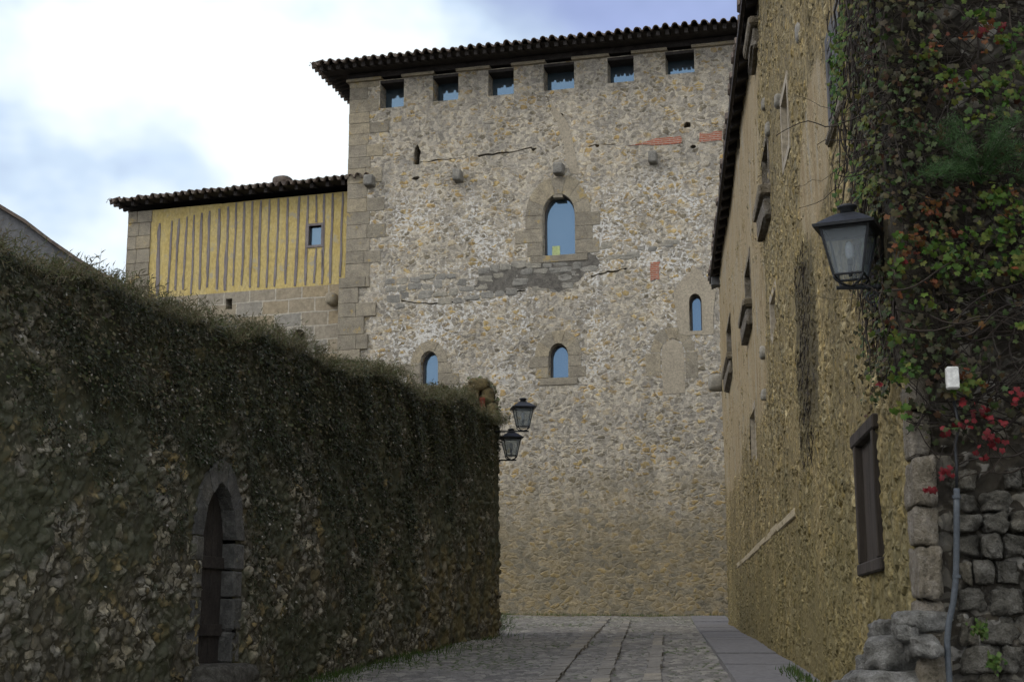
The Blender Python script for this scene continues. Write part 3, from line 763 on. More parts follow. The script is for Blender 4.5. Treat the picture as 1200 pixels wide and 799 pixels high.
slab('exposed_bedding', bot_ + top_[::-1], rough_mat('raked_out_joint', [(.05, .046, .04), (.18, .165, .14)], 5, .6, dist=.03), -.006, jamp=.05, jn=8)
# pier caps + wall plate + roof
edges = [TL - .05] + [v for _, u0, u1, *_r in panes for v in (u0, u1)] + [TR]
for k in range(0, len(edges), 2):
    cp_ = MB(); cp_.box(edges[k] - .06, edges[k + 1] + .06, -.1, .35, TZ + .002, TZ + .09, bev=.01); cp_.build('pier_cap', M['block'], tw, z0=T.z0)
wp = MB(); wp.box(TL + .02, TR, .015, .66, TZ - .10, TZ - .004); wp.box(TL - .1, TR, -.02, .4, TZ + .095, TZ + .27); wp.build('wall_plate', M['soffit'], tw, z0=T.z0)
hip_roof(tw, TL, TR, D_, TZ + .1, 1.0, .30, T.z0, period=.262, rafter=.26, overs=(.92, 1.0))

# ------------------------------------------------------------------ the yellow annex
A = Frame(-4.9, 39.8, -math.radians(17), 1.95)
an = A.empty('plastered_annex', label='yellow plastered annex with thin vertical timbers and a tiled roof left of the tower', cat='building')
AL, AR = A.px(149, 300)[0], 1.0
AZ = A.px(280, 240)[1]
AZ = 14.3
base_z = [A.px(x, y)[1] for x, y in ((175, 349), (230, 345), (290, 342), (400, 334))]; AB = float(np.mean(base_z))
wu, wz = A.px(361.5, 288); wu1, wz1 = A.px(377, 264)
yl = MB()
YL = A.px(175, 300)[0]
holed_wall(yl, jag([(YL, AB), (AR, AB), (AR, AZ), (YL, AZ)], .004, 6), [[(wu, wz), (wu1, wz), (wu1, wz1), (wu, wz1)]], 0.0, .2)
yl.build('plaster_wall', M['yellow'], an, z0=A.z0)
wb = MB(); wb.box(wu - .3, wu1 + .3, .26, .5, wz - .3, wz1 + .3); wb.build('window_back', M['void'], an, z0=A.z0)
lw = MB()
ah = A.px(344, 393); ah1 = A.px(358, 393); at_ = A.px(351, 386)[1]
sq0, sq1 = A.px(265, 363), A.px(273, 350)
holed_wall(lw, [(AL, .9), (AR, .9), (AR, AB - .003), (AL, AB - .003)], [arch_poly(ah[0], ah1[0], ah[1] - .5, ah[1] - .03, at_), [(sq0[0], sq0[1]), (sq1[0], sq0[1]), (sq1[0], sq1[1]), (sq0[0], sq1[1])]], -.04, .4)
lw.add([(AL, -.04, .9), (AL, 8, .9), (AL, 8, AZ), (AL, -.04, AZ)], [(0, 3, 2, 1)])
lw.add([(AL, 8, .9), (AR, 8, .9), (AR, 8, AZ), (AL, 8, AZ)], [(0, 3, 2, 1)])
lw.add([(YL, -.04, AB - .003), (AR, -.04, AB - .003), (AR, .02, AB - .003), (YL, .02, AB - .003)], [(0, 1, 2, 3)])
lw.build('stone_base', M['annexstone'], an, z0=A.z0)
ib = MB(); ib.box(AL + .2, AR - .1, .6, 7.5, 1.2, AZ - .2); ib.build('inner_core', M['void'], an, z0=A.z0)
q = MB(); z = AB - .6; i = 0
while z < AZ - .02:
    z1 = min(z + rng.uniform(.36, .5), AZ)
    xx = AL - .015
    cut = AL + rng.uniform(.25, .4)
    q.box(xx, cut - .004, -.03 - rng.uniform(0, .02), .5, z + .005, z1 - .005, bev=.01)
    q.box(cut + .004, YL - .004 + rng.uniform(0, .05), -.03 - rng.uniform(0, .02), .5, z + .005, z1 - .005, bev=.01)
    z = z1; i += 1
q.build('corner_stones', M['block'], an, z0=A.z0)
xs = [187, 199, 207.6, 216.7, 225.5, 236, 244.4, 256, 265.4, 274.5, 284, 294.5, 304.3, 313.8, 322.6, 335.6, 347, 359.4, 369.2, 378.5, 387.5, 398.5]
def stud(u, za, zb, w):
    mbs = MB(); n = 9
    P0, P1 = [], []
    off = 0
    for k in range(n):
        z = za + (zb - za) * k / (n - 1); off += rng.uniform(-.014, .014); ww = w * rng.uniform(.65, 1.15) * (.7 if k in (0, n - 1) else 1)
        P0.append((u + off - ww, z)); P1.append((u + off + ww, z))
    for k in range(n - 1):
        mbs.hexa([(P0[k][0], -.018, P0[k][1]), (P1[k][0], -.018, P1[k][1]), (P1[k][0], .02, P1[k][1]), (P0[k][0], .02, P0[k][1])],
                 [(P0[k + 1][0], -.018, P0[k + 1][1]), (P1[k + 1][0], -.018, P1[k + 1][1]), (P1[k + 1][0], .02, P1[k + 1][1]), (P0[k + 1][0], .02, P0[k + 1][1])])
    mbs.build('timber_stud', M['studwood'], an, z0=A.z0)
for k, x in enumerate(xs):
    u = A.px(x, 300)[0]
    top = AZ - .02 if k > 8 else AZ - .12 - .05 * (8 - k) * .8
    bot = AB + rng.uniform(.03, .22)
    w = .042 if k else .065
    if k == 18: stud(u, bot, wz - .1, w * .8); stud(u, wz1 + .1, top, w * .8)
    else: stud(u, bot, top, w * rng.uniform(.8, 1.15))
stud(A.px(378, 310)[0], AB + .5, wz - .15, .025)
wf = MB()
for a in ((wu - .07, wu, wz - .07, wz1 + .07), (wu1, wu1 + .07, wz - .07, wz1 + .07)): wf.box(a[0], a[1], -.03, .12, a[2], a[3])
wf.box(wu, wu1, -.03, .12, wz1, wz1 + .07); wf.box(wu, wu1, -.03, .12, wz - .07, wz)
wo = wf.build('window', M['studwood'], an, z0=A.z0)
p_ = MB(); p_.box(wu + .005, wu1 - .005, .1, .12, wz + .005, wz1 - .005); p_.build('pane', M['pane'], wo, z0=A.z0)
u, z = A.px(392, 352); s_ = MB(); s_.rock((u, -.15, z), (.17, .25, .19), .06, 4, 3); s_.build('stone_spout', M['block'], an, z0=A.z0, smooth=True)
rf = hip_roof(an, AL, AR, 8, AZ + .03, .6, .28, A.z0, period=.25, rafter=.5, overs=(.46, .0), sides=(True, False))
u, z = A.px(325, 210); s_ = MB(); s_.rock((u, .35, AZ + .62), (.28, .3, .16), .05, 4, 3); s_.build('ridge_vent', M['tile'], rf, z0=A.z0, smooth=True)

# ------------------------------------------------------------------ grey gable at far left
Gf = Frame(*(ray(60, 300) * (24 / ray(60, 300)[1]))[:2], math.radians(8), 1.3)
ga = Gf.empty('gable_end', label='grey rendered gable end with a raking roof edge behind the overgrown wall', cat='building')
edge = [Gf.px(x, y) for x, y in ((-230, 160), (-110, 200), (-40, 226), (0, 245), (30, 263), (60, 286), (92, 308), (120, 325), (141, 334), (150, 352))]
poly = [(edge[0][0], 1.0), (edge[-1][0], 1.0)] + edge[::-1]
w = MB(); w.prism(poly, 0, 6); w.build('wall', M['gablegrey'], ga, z0=Gf.z0)
w = MB()
for i in range(len(edge) - 1):
    (x0, z0_), (x1, z1_) = edge[i], edge[i + 1]
    w.hexa([(x0, -.1, z0_ + .003), (x1, -.1, z1_ + .003), (x1, 6.1, z1_ + .003), (x0, 6.1, z0_ + .003)], [(x0, -.1, z0_ + .07), (x1, -.1, z1_ + .07), (x1, 6.1, z1_ + .07), (x0, 6.1, z0_ + .07)])
w.build('roof_edge', M['tile'], ga, z0=Gf.z0)

# ------------------------------------------------------------------ garden wall on the left
Lf = Frame(end[0], end[1], math.atan2(1, ML), 1.0)
gw = Lf.empty('garden_wall', label='long dark rubble wall overgrown with dry plants and pierced by a small pointed doorway', cat='wall')
def ztop(u): return 5.40 + .063 * u + .06 * np.sin(u * 1.7) + .03 * np.sin(u * 4.1)
du0, dz0 = Lf.px(223, 782); du1 = Lf.px(269, 640)[0]; dzs = Lf.px(236, 628)[1]; dzt = Lf.px(260, 566)[1]; dc = (du0 + du1) / 2
def in_door(u, z):
    r = (du1 - du0) / 2; x = np.clip(np.abs(u - dc) / r, 0, 1)
    top = dzs + (dzt - dzs) * np.sqrt(np.maximum(0, 1 - x ** 1.35))
    return (np.abs(u - dc) < r) & (z < top)
us = np.concatenate((np.linspace(-24, -16.2, 130), np.linspace(-16.17, 0, 640)))
zs = np.linspace(0, 1, 190)
def face(U, W):
    zb = .1; z = zb + (ztop(U) - zb) * W
    return U, 0.02 * np.sin(U * 1.3) * np.sin(z * 1.9) + .0 * U - .05 * (1 - W), z
fo = grid_obj('wall', us, zs, face, M['leftwall'], gw, z0=Lf.z0, drop=lambda u, w: in_door(u, .1 + (ztop(u) - .1) * w))
w = MB()
n = 60; uu = np.linspace(-24, 0, n)
for i in range(n - 1):
    a, b_ = uu[i], uu[i + 1]
    w.hexa([(a, 0, ztop(a) - .3), (b_, 0, ztop(b_) - .3), (b_, .7, ztop(b_) - .3), (a, .7, ztop(a) - .3)], [(a, 0, ztop(a)), (b_, 0, ztop(b_)), (b_, .7, ztop(b_) + .05), (a, .7, ztop(a) + .05)])
w.add([(-24, .7, .2), (0, .7, .2), (0, .7, 5.4), (-24, .7, 4.0)], [(0, 3, 2, 1)])
w.build('wall_core', M['creeperwall'], gw, z0=Lf.z0)
# rough end of the wall
ge = grid_obj('wall_end', np.linspace(0, .9, 30), np.linspace(.1, 5.38, 130), lambda U, Z: (0 * U + .0, U, Z), M['leftwall'], gw, z0=Lf.z0)
# doorway
ds = MB(); r = (du1 - du0) / 2
for sgn in (-1, 1):
    z = dz0 - .25; k = 0
    while z < dzs - .05:
        z1 = min(z + rng.uniform(.26, .36), dzs); wd = rng.uniform(.13, .25)
        a, b_ = (dc - r - wd, dc - r + .015) if sgn < 0 else (dc + r - .015, dc + r + wd)
        ds.box(a, b_, -.07 - rng.uniform(0, .02), .12, z + .006, z1 - .006, bev=.02, jit=.006); z = z1
nv = 4
for sgn in (-1, 1):
    A_ = []
    for k in range(nv + 1):
        x = 1 - (k / nv) ** 1.1
        A_.append((dc + sgn * r * x, dzs + (dzt - dzs) * math.sqrt(max(0, 1 - x ** 1.35))))
    for k in range(nv):
        (x0, z0_), (x1, z1_) = A_[k], A_[k + 1]
        o0, o1 = (.30, .02), (.30, .1)
        t0, t1 = k / nv, (k + 1) / nv
        ox0, oz0 = dc + sgn * (r + .19) * (1 - t0 ** 1.15), dzs + (dzt + .24 - dzs) * math.sqrt(max(0, 1 - (1 - t0 ** 1.15) ** 1.6))
        ox1, oz1 = dc + sgn * (r + .19) * (1 - t1 ** 1.15), dzs + (dzt + .24 - dzs) * math.sqrt(max(0, 1 - (1 - t1 ** 1.15) ** 1.6))
        P = [(x0, z0_ + .004), (ox0, oz0 + .004), (ox1, oz1 - .004), (x1, z1_ - .004)]
        if sgn < 0: P = P[::-1]
        ds.prism(P, -.07 - rng.uniform(0, .015), .12)
ds.build('door_surround', M['doorstone'], gw, z0=Lf.z0)
dr = MB()
npl = 6
for k in range(npl):
    a = dc - r + 2 * r * k / npl; b_ = a + 2 * r / npl
    x = min(abs(a - dc), abs(b_ - dc)) / r
    top = dzs + (dzt - dzs) * math.sqrt(max(0, 1 - min(1, x) ** 1.35))
    dr.box(a + .004, b_ - .004,   .07 + rng.uniform(0, .008), .11, dz0 + .02, top, bev=.004)
dr.box(dc - r, dc + r, .045, .069, dz0 + .3, dz0 + .42, bev=.004); dr.box(dc - r, dc + r, .045, .069, dzs - .3, dzs - .18, bev=.004)
do = dr.build('door', M['soffit'], gw, z0=Lf.z0)
hd = MB(); hd.tube([(dc + r * .6, .19, dz0 + .95), (dc + r * .6, .13, dz0 + .93), (dc + r * .6, .13, dz0 + .8), (dc + r * .6, .19, dz0 + .78)], .008); hd.build('handle', M['iron'], do, z0=Lf.z0)
st = MB(); st.rock((dc, -.02, dz0 - .1), (.55, .32, .13), .1, 6, 6); st.rock((dc + .1, -.34, dz0 - .28), (.62, .3, .13), .12, 6, 6); st.build('doorstep', M['roughblock'], gw, z0=Lf.z0, smooth=True)

# growth over the wall (one uncountable mass)
def zcover(u): return np.interp(u, (-24, -14.9, -12.8, -11.6, -10, -7.5, -5.8, -3.2, 0), (3.3, 3.3, 3.0, 2.6, 1.6, 1.5, 2.8, 3.9, 4.5))
def growth(n, pw):
    u = rng.uniform(-18.5, .1, n * 4); zt = ztop(u)
    z = zt - (zt - 1.1) * rng.random(n * 4) ** pw
    edge_ = zcover(u) + .45 * np.sin(u * 2.9) + .25 * np.sin(u * 7.3 + 1)
    keep = rng.random(n * 4) < 1 / (1 + np.exp(-(z - edge_) * 2.4))
    dx = np.abs(u - dc); keep &= ~((dx < r + .3) & (z < dzt + .1))
    clump = np.sin(u * 6.1 + 1.3 * np.sin(z * 4)) + np.sin(z * 7.7 + u * 2.1) + .8 * np.sin(u * 15 + z * 11)
    keep &= rng.random(n * 4) < np.clip(.55 + .36 * clump, .08, 1)
    u, z = u[keep][:n], z[keep][:n]; zt = ztop(u)
    depth = np.clip(1 - (zt - z) / 2.2, .12, 1)
    y = -.03 - rng.random(len(u)) ** .8 * (.03 + .09 * depth * (1 + .3 * np.sin(u * 2.3) + .4 * np.sin(u * 5.9 + z * 4))) * np.clip(-u / 1.2, .25, 1)
    return u, y, z
u, y, z = growth(80000, .85)
P = np.stack([Lf.o[0] + Lf.u[0] * u + Lf.n[0] * y, Lf.o[1] + Lf.u[1] * u + Lf.n[1] * y, z], 1)
outw = np.array((-Lf.n[0], -Lf.n[1], .35))
V1, F1 = leaf_arrays(P, outw + rng.normal(0, .55, P.shape), rng.uniform(.012, .036, len(P)) * np.interp(u, (-15, -5), (.75, 1.2)), QUAD)
# crest: tufts standing on and spilling over the top
nT = 42000
u = rng.uniform(-18.5, .0, nT); a = rng.random(nT)
mound = (.15 + .07 * np.sin(u * 1.9) + .05 * np.sin(u * 5.3) + .04 * np.sin(u * 12.1)) * np.clip(-u / 1.5, .35, 1)
ang = rng.uniform(-.5, 1.9, nT); rad = rng.random(nT) ** .5
y = .28 - np.sin(ang) * (.40) * rad - .02; z = ztop(u) - .12 + np.cos(ang) * rad * (mound + .12) - np.where(ang > 1.2, rng.random(nT) * .9, 0)
y = np.where(ang > 1.2, -.03 - rng.random(nT) * .11 * np.clip(-u / 1.2, .3, 1), y)
P2 = np.stack([Lf.o[0] + Lf.u[0] * u + Lf.n[0] * y, Lf.o[1] + Lf.u[1] * u + Lf.n[1] * y, z], 1)
V2, F2 = leaf_arrays(P2, outw + np.array((0, 0, .5)) + rng.normal(0, .6, P2.shape), rng.uniform(.012, .045, nT), QUAD)
nB = 16000
u = rng.uniform(-18.5, .1, nB); mound = (.15 + .07 * np.sin(u * 1.9) + .05 * np.sin(u * 5.3) + .04 * np.sin(u * 12.1)) * np.clip(-u / 1.5, .35, 1)
y = rng.uniform(-.28, .5, nB); z = ztop(u) - .2 + (mound + .05) * np.sqrt(np.clip(1 - (y / .55) ** 2, 0, 1)) * rng.uniform(.5, 1.05, nB)
P3 = np.stack([Lf.o[0] + Lf.u[0] * u + Lf.n[0] * y, Lf.o[1] + Lf.u[1] * u + Lf.n[1] * y, z], 1)
V3, F3 = leaf_arrays(P3, outw + rng.normal(0, .8, P3.shape), rng.uniform(.08, .24, nB), SPRIG, down=(0, 0, -1), spin=.6)
nH = 7000
uh, yh, zh = growth(nH, .75)
P5 = np.stack([Lf.o[0] + Lf.u[0] * uh + Lf.n[0] * yh, Lf.o[1] + Lf.u[1] * uh + Lf.n[1] * yh, zh], 1)
V5, F5 = leaf_arrays(P5, outw + rng.normal(0, .5, P5.shape), rng.uniform(.06, .2, len(P5)), SPRIG, down=(0, 0, 1), spin=.35)
nS = 2600
pick = rng.integers(0, len(P), nS // 2); pick2 = rng.integers(0, len(P2), nS // 2)
P4 = np.concatenate((P[pick], P2[pick2])) + outw * .03
V4, F4 = leaf_arrays(P4, outw + rng.normal(0, .5, P4.shape), rng.uniform(.012, .034, len(P4)), QUAD)
VV, FF, MI, k = [], [], [], 0
for V_, F_, mi in ((V1, F1, 0), (V5, F5, 0), (V2, F2, 1), (V3, F3, 1), (V4, F4, 2)):
    VV.append(V_); FF.append(F_ + k); MI.append(np.full(len(F_), mi)); k += len(V_)
org = Lf.world(-9, 0, 1.0)
tag(raw_obj('wall_growth', np.concatenate(VV) - org, np.concatenate(FF), [M['veg_dark'], M['veg_top'], M['veg_tip']], None, org, False, np.concatenate(MI)),
    'dark dry moss and small plants hanging over the long left wall', 'plants', kind='stuff')

# stone pinnacle on the wall end
pu, pz = Lf.px(566, 474)
ou = Lf.world(-.34, .22, ztop(-.3) - .08)
pn = empty('stone_pinnacle', ou, 'mossy rounded stone niche with a red clay block standing on the wall end', 'pinnacle')
w = MB()
for dx, dz, hx, hz in ((-.17, .16, .10, .2), (.20, .12, .10, .18), (-.12, .42, .13, .14), (.13, .40, .12, .14), (0, .57, .16, .11), (0.02, .06, .3, .08)):
    w.rock((dx, rng.uniform(-.03, .03), dz), (hx, .17, hz), .16, 6, 4)
w.rock((0, .14, .3), (.2, .06, .3), .1, 6, 4)
w.build('niche_stones', M['boulder'] if False else rough_mat('mossy_ochre_stone', [(.03, .03, .015), (.11, .085, .04), (.20, .155, .07)], 9, .8, dist=.02), pn, smooth=True)
w = MB(); w.box(.0, .10, -.15, .05, .12, .36, bev=.015, jit=.008); w.build('red_block', M['redtile'], pn)
pn.scale = (1.1, 1.1, 1.12)
nl = 420; t = rng.uniform(0, pi, nl)
PP = np.stack((.3 * np.cos(t) + rng.normal(0, .03, nl), rng.uniform(-.18, .1, nl), .1 + .56 * np.sin(t) + rng.normal(0, .03, nl)), 1)
lv = leaves('moss_tufts', PP, PP * (1, 1, .6) + rng.normal(0, .2, PP.shape) + (0, -.4, 0), rng.uniform(.02, .06, nl), M['veg_top'], QUAD, parent=pn)

# ------------------------------------------------------------------ lanterns
def lantern(pos, yaw, s, arm_dir, arm_len, label, scroll=True, group='black iron wall lanterns'):
    """pos: centre of the glass body's foot; arm_dir: horizontal unit vector to the wall"""
    o = empty('wall_lantern', pos, label, 'lantern', group)
    a, tb, bb, h = .185 * s, .145 * s, .088 * s, .29 * s
    def rt(x, y, z): c, q = math.cos(yaw), math.sin(yaw); return (x * c - y * q, x * q + y * c, z)
    sq = lambda k, z: [rt(-k, -k, z), rt(k, -k, z), rt(k, k, z), rt(-k, k, z)]
    w = MB(); w.hexa(sq(a, h), sq(a * 1.02, h + .018 * s)); w.hexa(sq(a * .97, h + .018 * s), sq(a * .55, h + .075 * s)); w.hexa(sq(a * .55, h + .0755 * s), sq(a * .3, h + .105 * s))
    ro = w.build('roof', M['iron'], o)
    w = MB(); w.lathe([(.05 * s, h + .1 * s), (.045 * s, h + .14 * s), (.06 * s, h + .145 * s), (.062 * s, h + .158 * s), (.03 * s, h + .172 * s), (.004, h + .176 * s)], seg=14); w.build('finial', M['iron'], ro, smooth=True)
    w = MB(); tops, bots = sq(tb, h - .002), sq(bb, 0)
    for k in range(4):
        w.tube([bots[k], tops[k]], .0085 * s, 5)
        w.tube([bots[k], bots[(k + 1) % 4]], .0085 * s, 5); w.tube([tops[k], tops[(k + 1) % 4]], .012 * s, 5)
    w.build('frame', M['iron'], o)
    w = MB(); ti, bi = sq(tb * .97, h - .008), sq(bb * .97, .006)
    for k in range(4): w.add([bi[k], bi[(k + 1) % 4], ti[(k + 1) % 4], ti[k]], [(0, 1, 2, 3)])
    w.build('glass', M['lglass'], o)
    w = MB(); w.lathe([(.012 * s, 0), (.014 * s, .07 * s), (.018 * s, .075 * s), (.018 * s, .11 * s)], seg=8); so = w.build('lamp_holder', M['iron'], o)
    w = MB(); w.lathe([(.014 * s, .11 * s), (.026 * s, .135 * s), (.027 * s, .19 * s), (.018 * s, .215 * s), (.003, .222 * s)], seg=10); w.build('bulb', M['bulb'], o, smooth=True)
    w = MB(); zc = -.065 * s
    for k in range(4):
        b = np.array(bots[k]); w.tube([b * (1 - t * t) + np.array((0, 0, zc * (t ** .7))) for t in np.linspace(0, 1, 7)], .008 * s, 5)
    w.build('cradle', M['iron'], o, smooth=True)
    d = np.array((arm_dir[0], arm_dir[1], 0.0)); d /= np.linalg.norm(d)
    w = MB(); w.tube([-d * .09 * s + (0, 0, zc - .005), d * arm_len + (0, 0, zc - .005)], .013 * s, 6)
    if scroll:
        sp_ = []
        for t in np.linspace(0, 1, 26):
            rr = .05 * s * (1 - .72 * t); th = -pi / 2 + t * 3.6 * pi
            sp_.append(d * (arm_len * .42 + rr * math.cos(th)) + np.array((0, 0, zc - .075 * s + rr * math.sin(th) * 1)))
        w.tube([d * (arm_len - .005) + (0, 0, zc - .17 * s), d * arm_len * .85 + (0, 0, zc - .11 * s), d * arm_len * .65 + (0, 0, zc - .13 * s)] + sp_, .0065 * s, 5)
        w.tube([d * arm_len * .9 + (0, 0, zc - .01), d * (arm_len * .97) + (0, 0, zc - .1 * s), d * arm_len + (0, 0, zc - .2 * s)], .007 * s, 5)
        for k in range(3): w.rock(d * arm_len * (.35 + .2 * k) + np.array((0, 0, zc - .004)), (.02 * s, .02 * s, .02 * s), .1, 3, 2)
    ra = .012 * s
    q = np.array((-d[1], d[0], 0)); c = d * arm_len
    w.hexa([c - q * .03 * s + (0, 0, zc - .22 * s), c + q * .03 * s + (0, 0, zc - .22 * s), c + q * .03 * s + d * .02 + (0, 0, zc - .22 * s), c - q * .03 * s + d * .02 + (0, 0, zc - .22 * s)],
           [c - q * .03 * s + (0, 0, zc + .06 * s), c + q * .03 * s + (0, 0, zc + .06 * s), c + q * .03 * s + d * .02 + (0, 0, zc + .06 * s), c - q * .03 * s + d * .02 + (0, 0, zc + .06 * s)])
    w.build('bracket', M['iron'], o)
    return o
def at(x, y, Y):
    d = ray(x, y); t = Y / d[1]; return np.array((d[0] * t, Y, EYE + d[2] * t))
hx = Frame(far[0], far[1], math.atan2(-1, -MR), 1.2)       # street face of the right house, u grows towards the camera
pos = at(997, 324, 7.5); LAMP = pos + np.array((0, -.1, .18))
arm = float((hx.o - pos[:2]) @ hx.n)
lantern(pos, math.radians(-24), .89, hx.n, -abs(arm) if False else abs(((pos[:2] - hx.o) @ hx.n)), 'large black iron lantern on a scrolled bracket fixed to the ochre house')
p1 = at(613, 500, 24.7); p2 = at(599, 534, 24.95)
lantern(p1, math.radians(8), 1.12, (-1, .1), .6, 'higher of the two black lanterns at the end of the overgrown wall', scroll=False)
lantern(p2, math.radians(8), 1.06, (-1, .1), .40, 'lower black lantern set close against the end of the overgrown wall', scroll=False)

# ------------------------------------------------------------------ right-hand house
ho = hx.empty('stone_house', label='ochre rubble stone house along the right side of the street with dark overhanging eaves', cat='house')
HZ0 = hx.z0
LC = hx.px(1075, 600)[0]
HZ = 9.42
def rect(x0, y0, x1, y1):
    (a, b), (c, d) = hx.px(x0, y0), hx.px(x1, y1); return min(a, c), max(a, c), min(b, d), max(b, d)
def vrect(xl, xr, xm, yt, yb): return (hx.px(xl, yt)[0], hx.px(xr, yt)[0], hx.px(xm, yb)[1], hx.px(xm, yt)[1])
win = {
 'big': vrect(970, 987, 979, 28, 132), 'shutter': vrect(1007, 1030, 1018, 514, 659), 'mid': vrect(894, 901, 897, 176, 243),
 'second': vrect(873.5, 880, 877, 310, 368), 'third': vrect(852, 858, 855, 376, 431), 'upper': vrect(883.5, 889, 886, 20, 44),
}
niche = {'long': vrect(916.5, 924, 920, 112, 192), 'plastered': vrect(904, 911, 907, 348, 392), 'low': vrect(880.5, 886, 883, 484, 540), 'upperlow': vrect(865, 868.5, 867, 152, 186)}
opens = {**win, **niche}
def drop(u, z):
    k = np.zeros(len(u), bool)
    for a, b, c, d in opens.values(): k |= (u > a) & (u < b) & (z > c) & (z < d)
    return k
def snap(arr, vals):
    arr = arr.copy()
    for v in vals: arr[np.argmin(np.abs(arr - v))] = v
    return arr
us = np.concatenate((np.arange(-.7, 12, .045), np.arange(12, 17, .03), np.arange(17, LC - .01, .017), [LC]))
zs = np.concatenate((np.arange(.8, 5.6, .0205), np.arange(5.6, HZ, .042), [HZ]))
us = snap(us, [v for o_ in opens.values() for v in o_[:2]]); zs = snap(zs, [v for o_ in opens.values() for v in o_[2:]])
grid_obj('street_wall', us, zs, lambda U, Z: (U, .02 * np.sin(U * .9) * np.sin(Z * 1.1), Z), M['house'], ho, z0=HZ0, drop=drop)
bk = MB()
bk.add([(-.7, 0, .7), (-.7, 8, .7), (-.7, 8, HZ), (-.7, 0, HZ)], [(0, 3, 2, 1)]); bk.add([(-.7, 8, .7), (LC, 8, .7), (LC, 8, HZ), (-.7, 8, HZ)], [(0, 3, 2, 1)])
bk.build('rear_wall', M['creeperwall'], ho, z0=HZ0)
core = MB(); core.box(-.6, LC - .12, .55, 7.9, .8, HZ - .05); core.build('inner_core', M['void'], ho, z0=HZ0)
def reveal_box(mb, a, b, c, d, dep, m=0):
    """four reveal faces of an opening"""
    o_, i_ = -.07, dep
    for x, s_ in ((a, -1), (b, 1)):
        mb.box(*( (x - .09, x) if s_ < 0 else (x, x + .09)), o_ + .05, i_, c - .09, d + .09)
    mb.box(a, b, o_ + .05, i_, c - .09, c); mb.box(a, b, o_ + .05, i_, d, d + .09)
# near window with timber casements
a, b, c, d = win['big']
w = MB(); reveal_box(w, a, b, c, d, .2); wo = w.build('window', M['greywood'], ho, z0=HZ0)
w = MB(); mcx = (a + b) / 2
for x0, x1 in ((a, mcx - .004), (mcx + .004, b)):
    w.box(x0, x0 + .07, -.03, .04, c, d, bev=.006); w.box(x1 - .07, x1, -.03, .04, c, d, bev=.006)
    for zz in (c, c + (d - c) * .42, c + (d - c) * .74, d - .07): w.box(x0 + .07, x1 - .07, -.025, .035, zz, zz + .06, bev=.004)
w.build('casement', M['greywood'], wo, z0=HZ0)
w = MB(); w.box(a + .05, b - .05, .0, .012, c + .05, d - .05); w.build('pane', M['pane'], wo, z0=HZ0)
w = MB(); w.box(a - .1, b + .1, -.05, .1, c - .17, c - .095, bev=.02, jit=.008); w.build('sill', M['cornerblock'], wo, z0=HZ0)
# shuttered ground-floor window
a, b, c, d = win['shutter']
w = MB(); w.box(a - .02, a + .05, -.045, .2, c, d, bev=.006); w.box(b - .05, b + .02, -.045, .2, c, d, bev=.006)
w.box(a - .12, b + .08, -.05, .2, d, d + .09, bev=.01); w.box(a - .1, b + .08, -.045, .2, c - .08, c, bev=.01)
wo = w.build('window', M['wood'], ho, z0=HZ0)
w = MB()
for k in range(5):
    x0 = a + .05 + (b - a - .1) * k / 5; w.box(x0 + .003, x0 + (b - a - .1) / 5 - .003, .0 + rng.uniform(0, .006), .05, c, d, bev=.004)
w.build('shutter', M['wood'], wo, z0=HZ0)
# slot windows with projecting stone sills
for k in ('mid', 'second', 'third', 'upper'):
    a, b, c, d = win[k]
    w = MB(); reveal_box(w, a, b, c, d, .3); wo = w.build('window', M['cornerblock'], ho, z0=HZ0)
    w = MB(); w.box(a, b, .22, .26, c, d)
    w.build('shutter', M['wood'], wo, z0=HZ0)
    w = MB()
    w.box(a - .18, b + .15, -.14, .06, c - .13, c - .01, bev=.025, jit=.012)
    w.box(a - .1, b + .08, -.10, .06, c - .40, c - .135, bev=.03, jit=.02)
    w.build('sill', M['cornerblock'], wo, z0=HZ0)
for k in niche:
    a, b, c, d = niche[k]
    w = MB(); reveal_box(w, a, b, c, d, .18); w.box(a - .05, b + .05, .12, .2, c - .05, d + .05); w.build('blocked_window', M['pinkplaster'], ho, z0=HZ0)
# string course, beam end, hooks, putlog stones
c0, c1 = hx.px(865, 662), hx.px(920, 617)
w = MB(); x = c0[0]
while x < c1[0] + .5:
    x1 = x + rng.uniform(.8, 1.3); zz = c0[1] - .02 + rng.uniform(-.012, .012)
    w.box(x + .004, x1 - .004, -.03 - rng.uniform(0, .006), .05, zz - .045, zz + .045, bev=.012, jit=.004); x = x1
w.build('string_course', M['palestone'], ho, z0=HZ0)
for px_, py_, s_ in ((902, 152, .1), (940, 38, .12), (914, 119, .09), (898, 122, .09), (896, 413, .1), (897, 462, .09)):
    u, z = hx.px(px_, py_); w = MB(); w.rock((u, -.0, z), (s_ * .8, .06, s_ * .8), .12, 4, 4); w.build('putlog_stone', M['exposed'], ho, z0=HZ0, smooth=True)
u, z = hx.px(846, 453); w = MB(); w.rock((-.55, -.14, z), (.2, .18, .17), .06, 4, 5); w.build('corner_corbel', M['exposed'], ho, z0=HZ0, smooth=True)
u, z = hx.px(849, 285); w = MB(); w.tube([(u, .02, z + .12), (u, -.12, z + .12), (u, -.14, z), (u, -.1, z - .1)], .018, 6); w.build('iron_hook', M['iron'], ho, z0=HZ0)
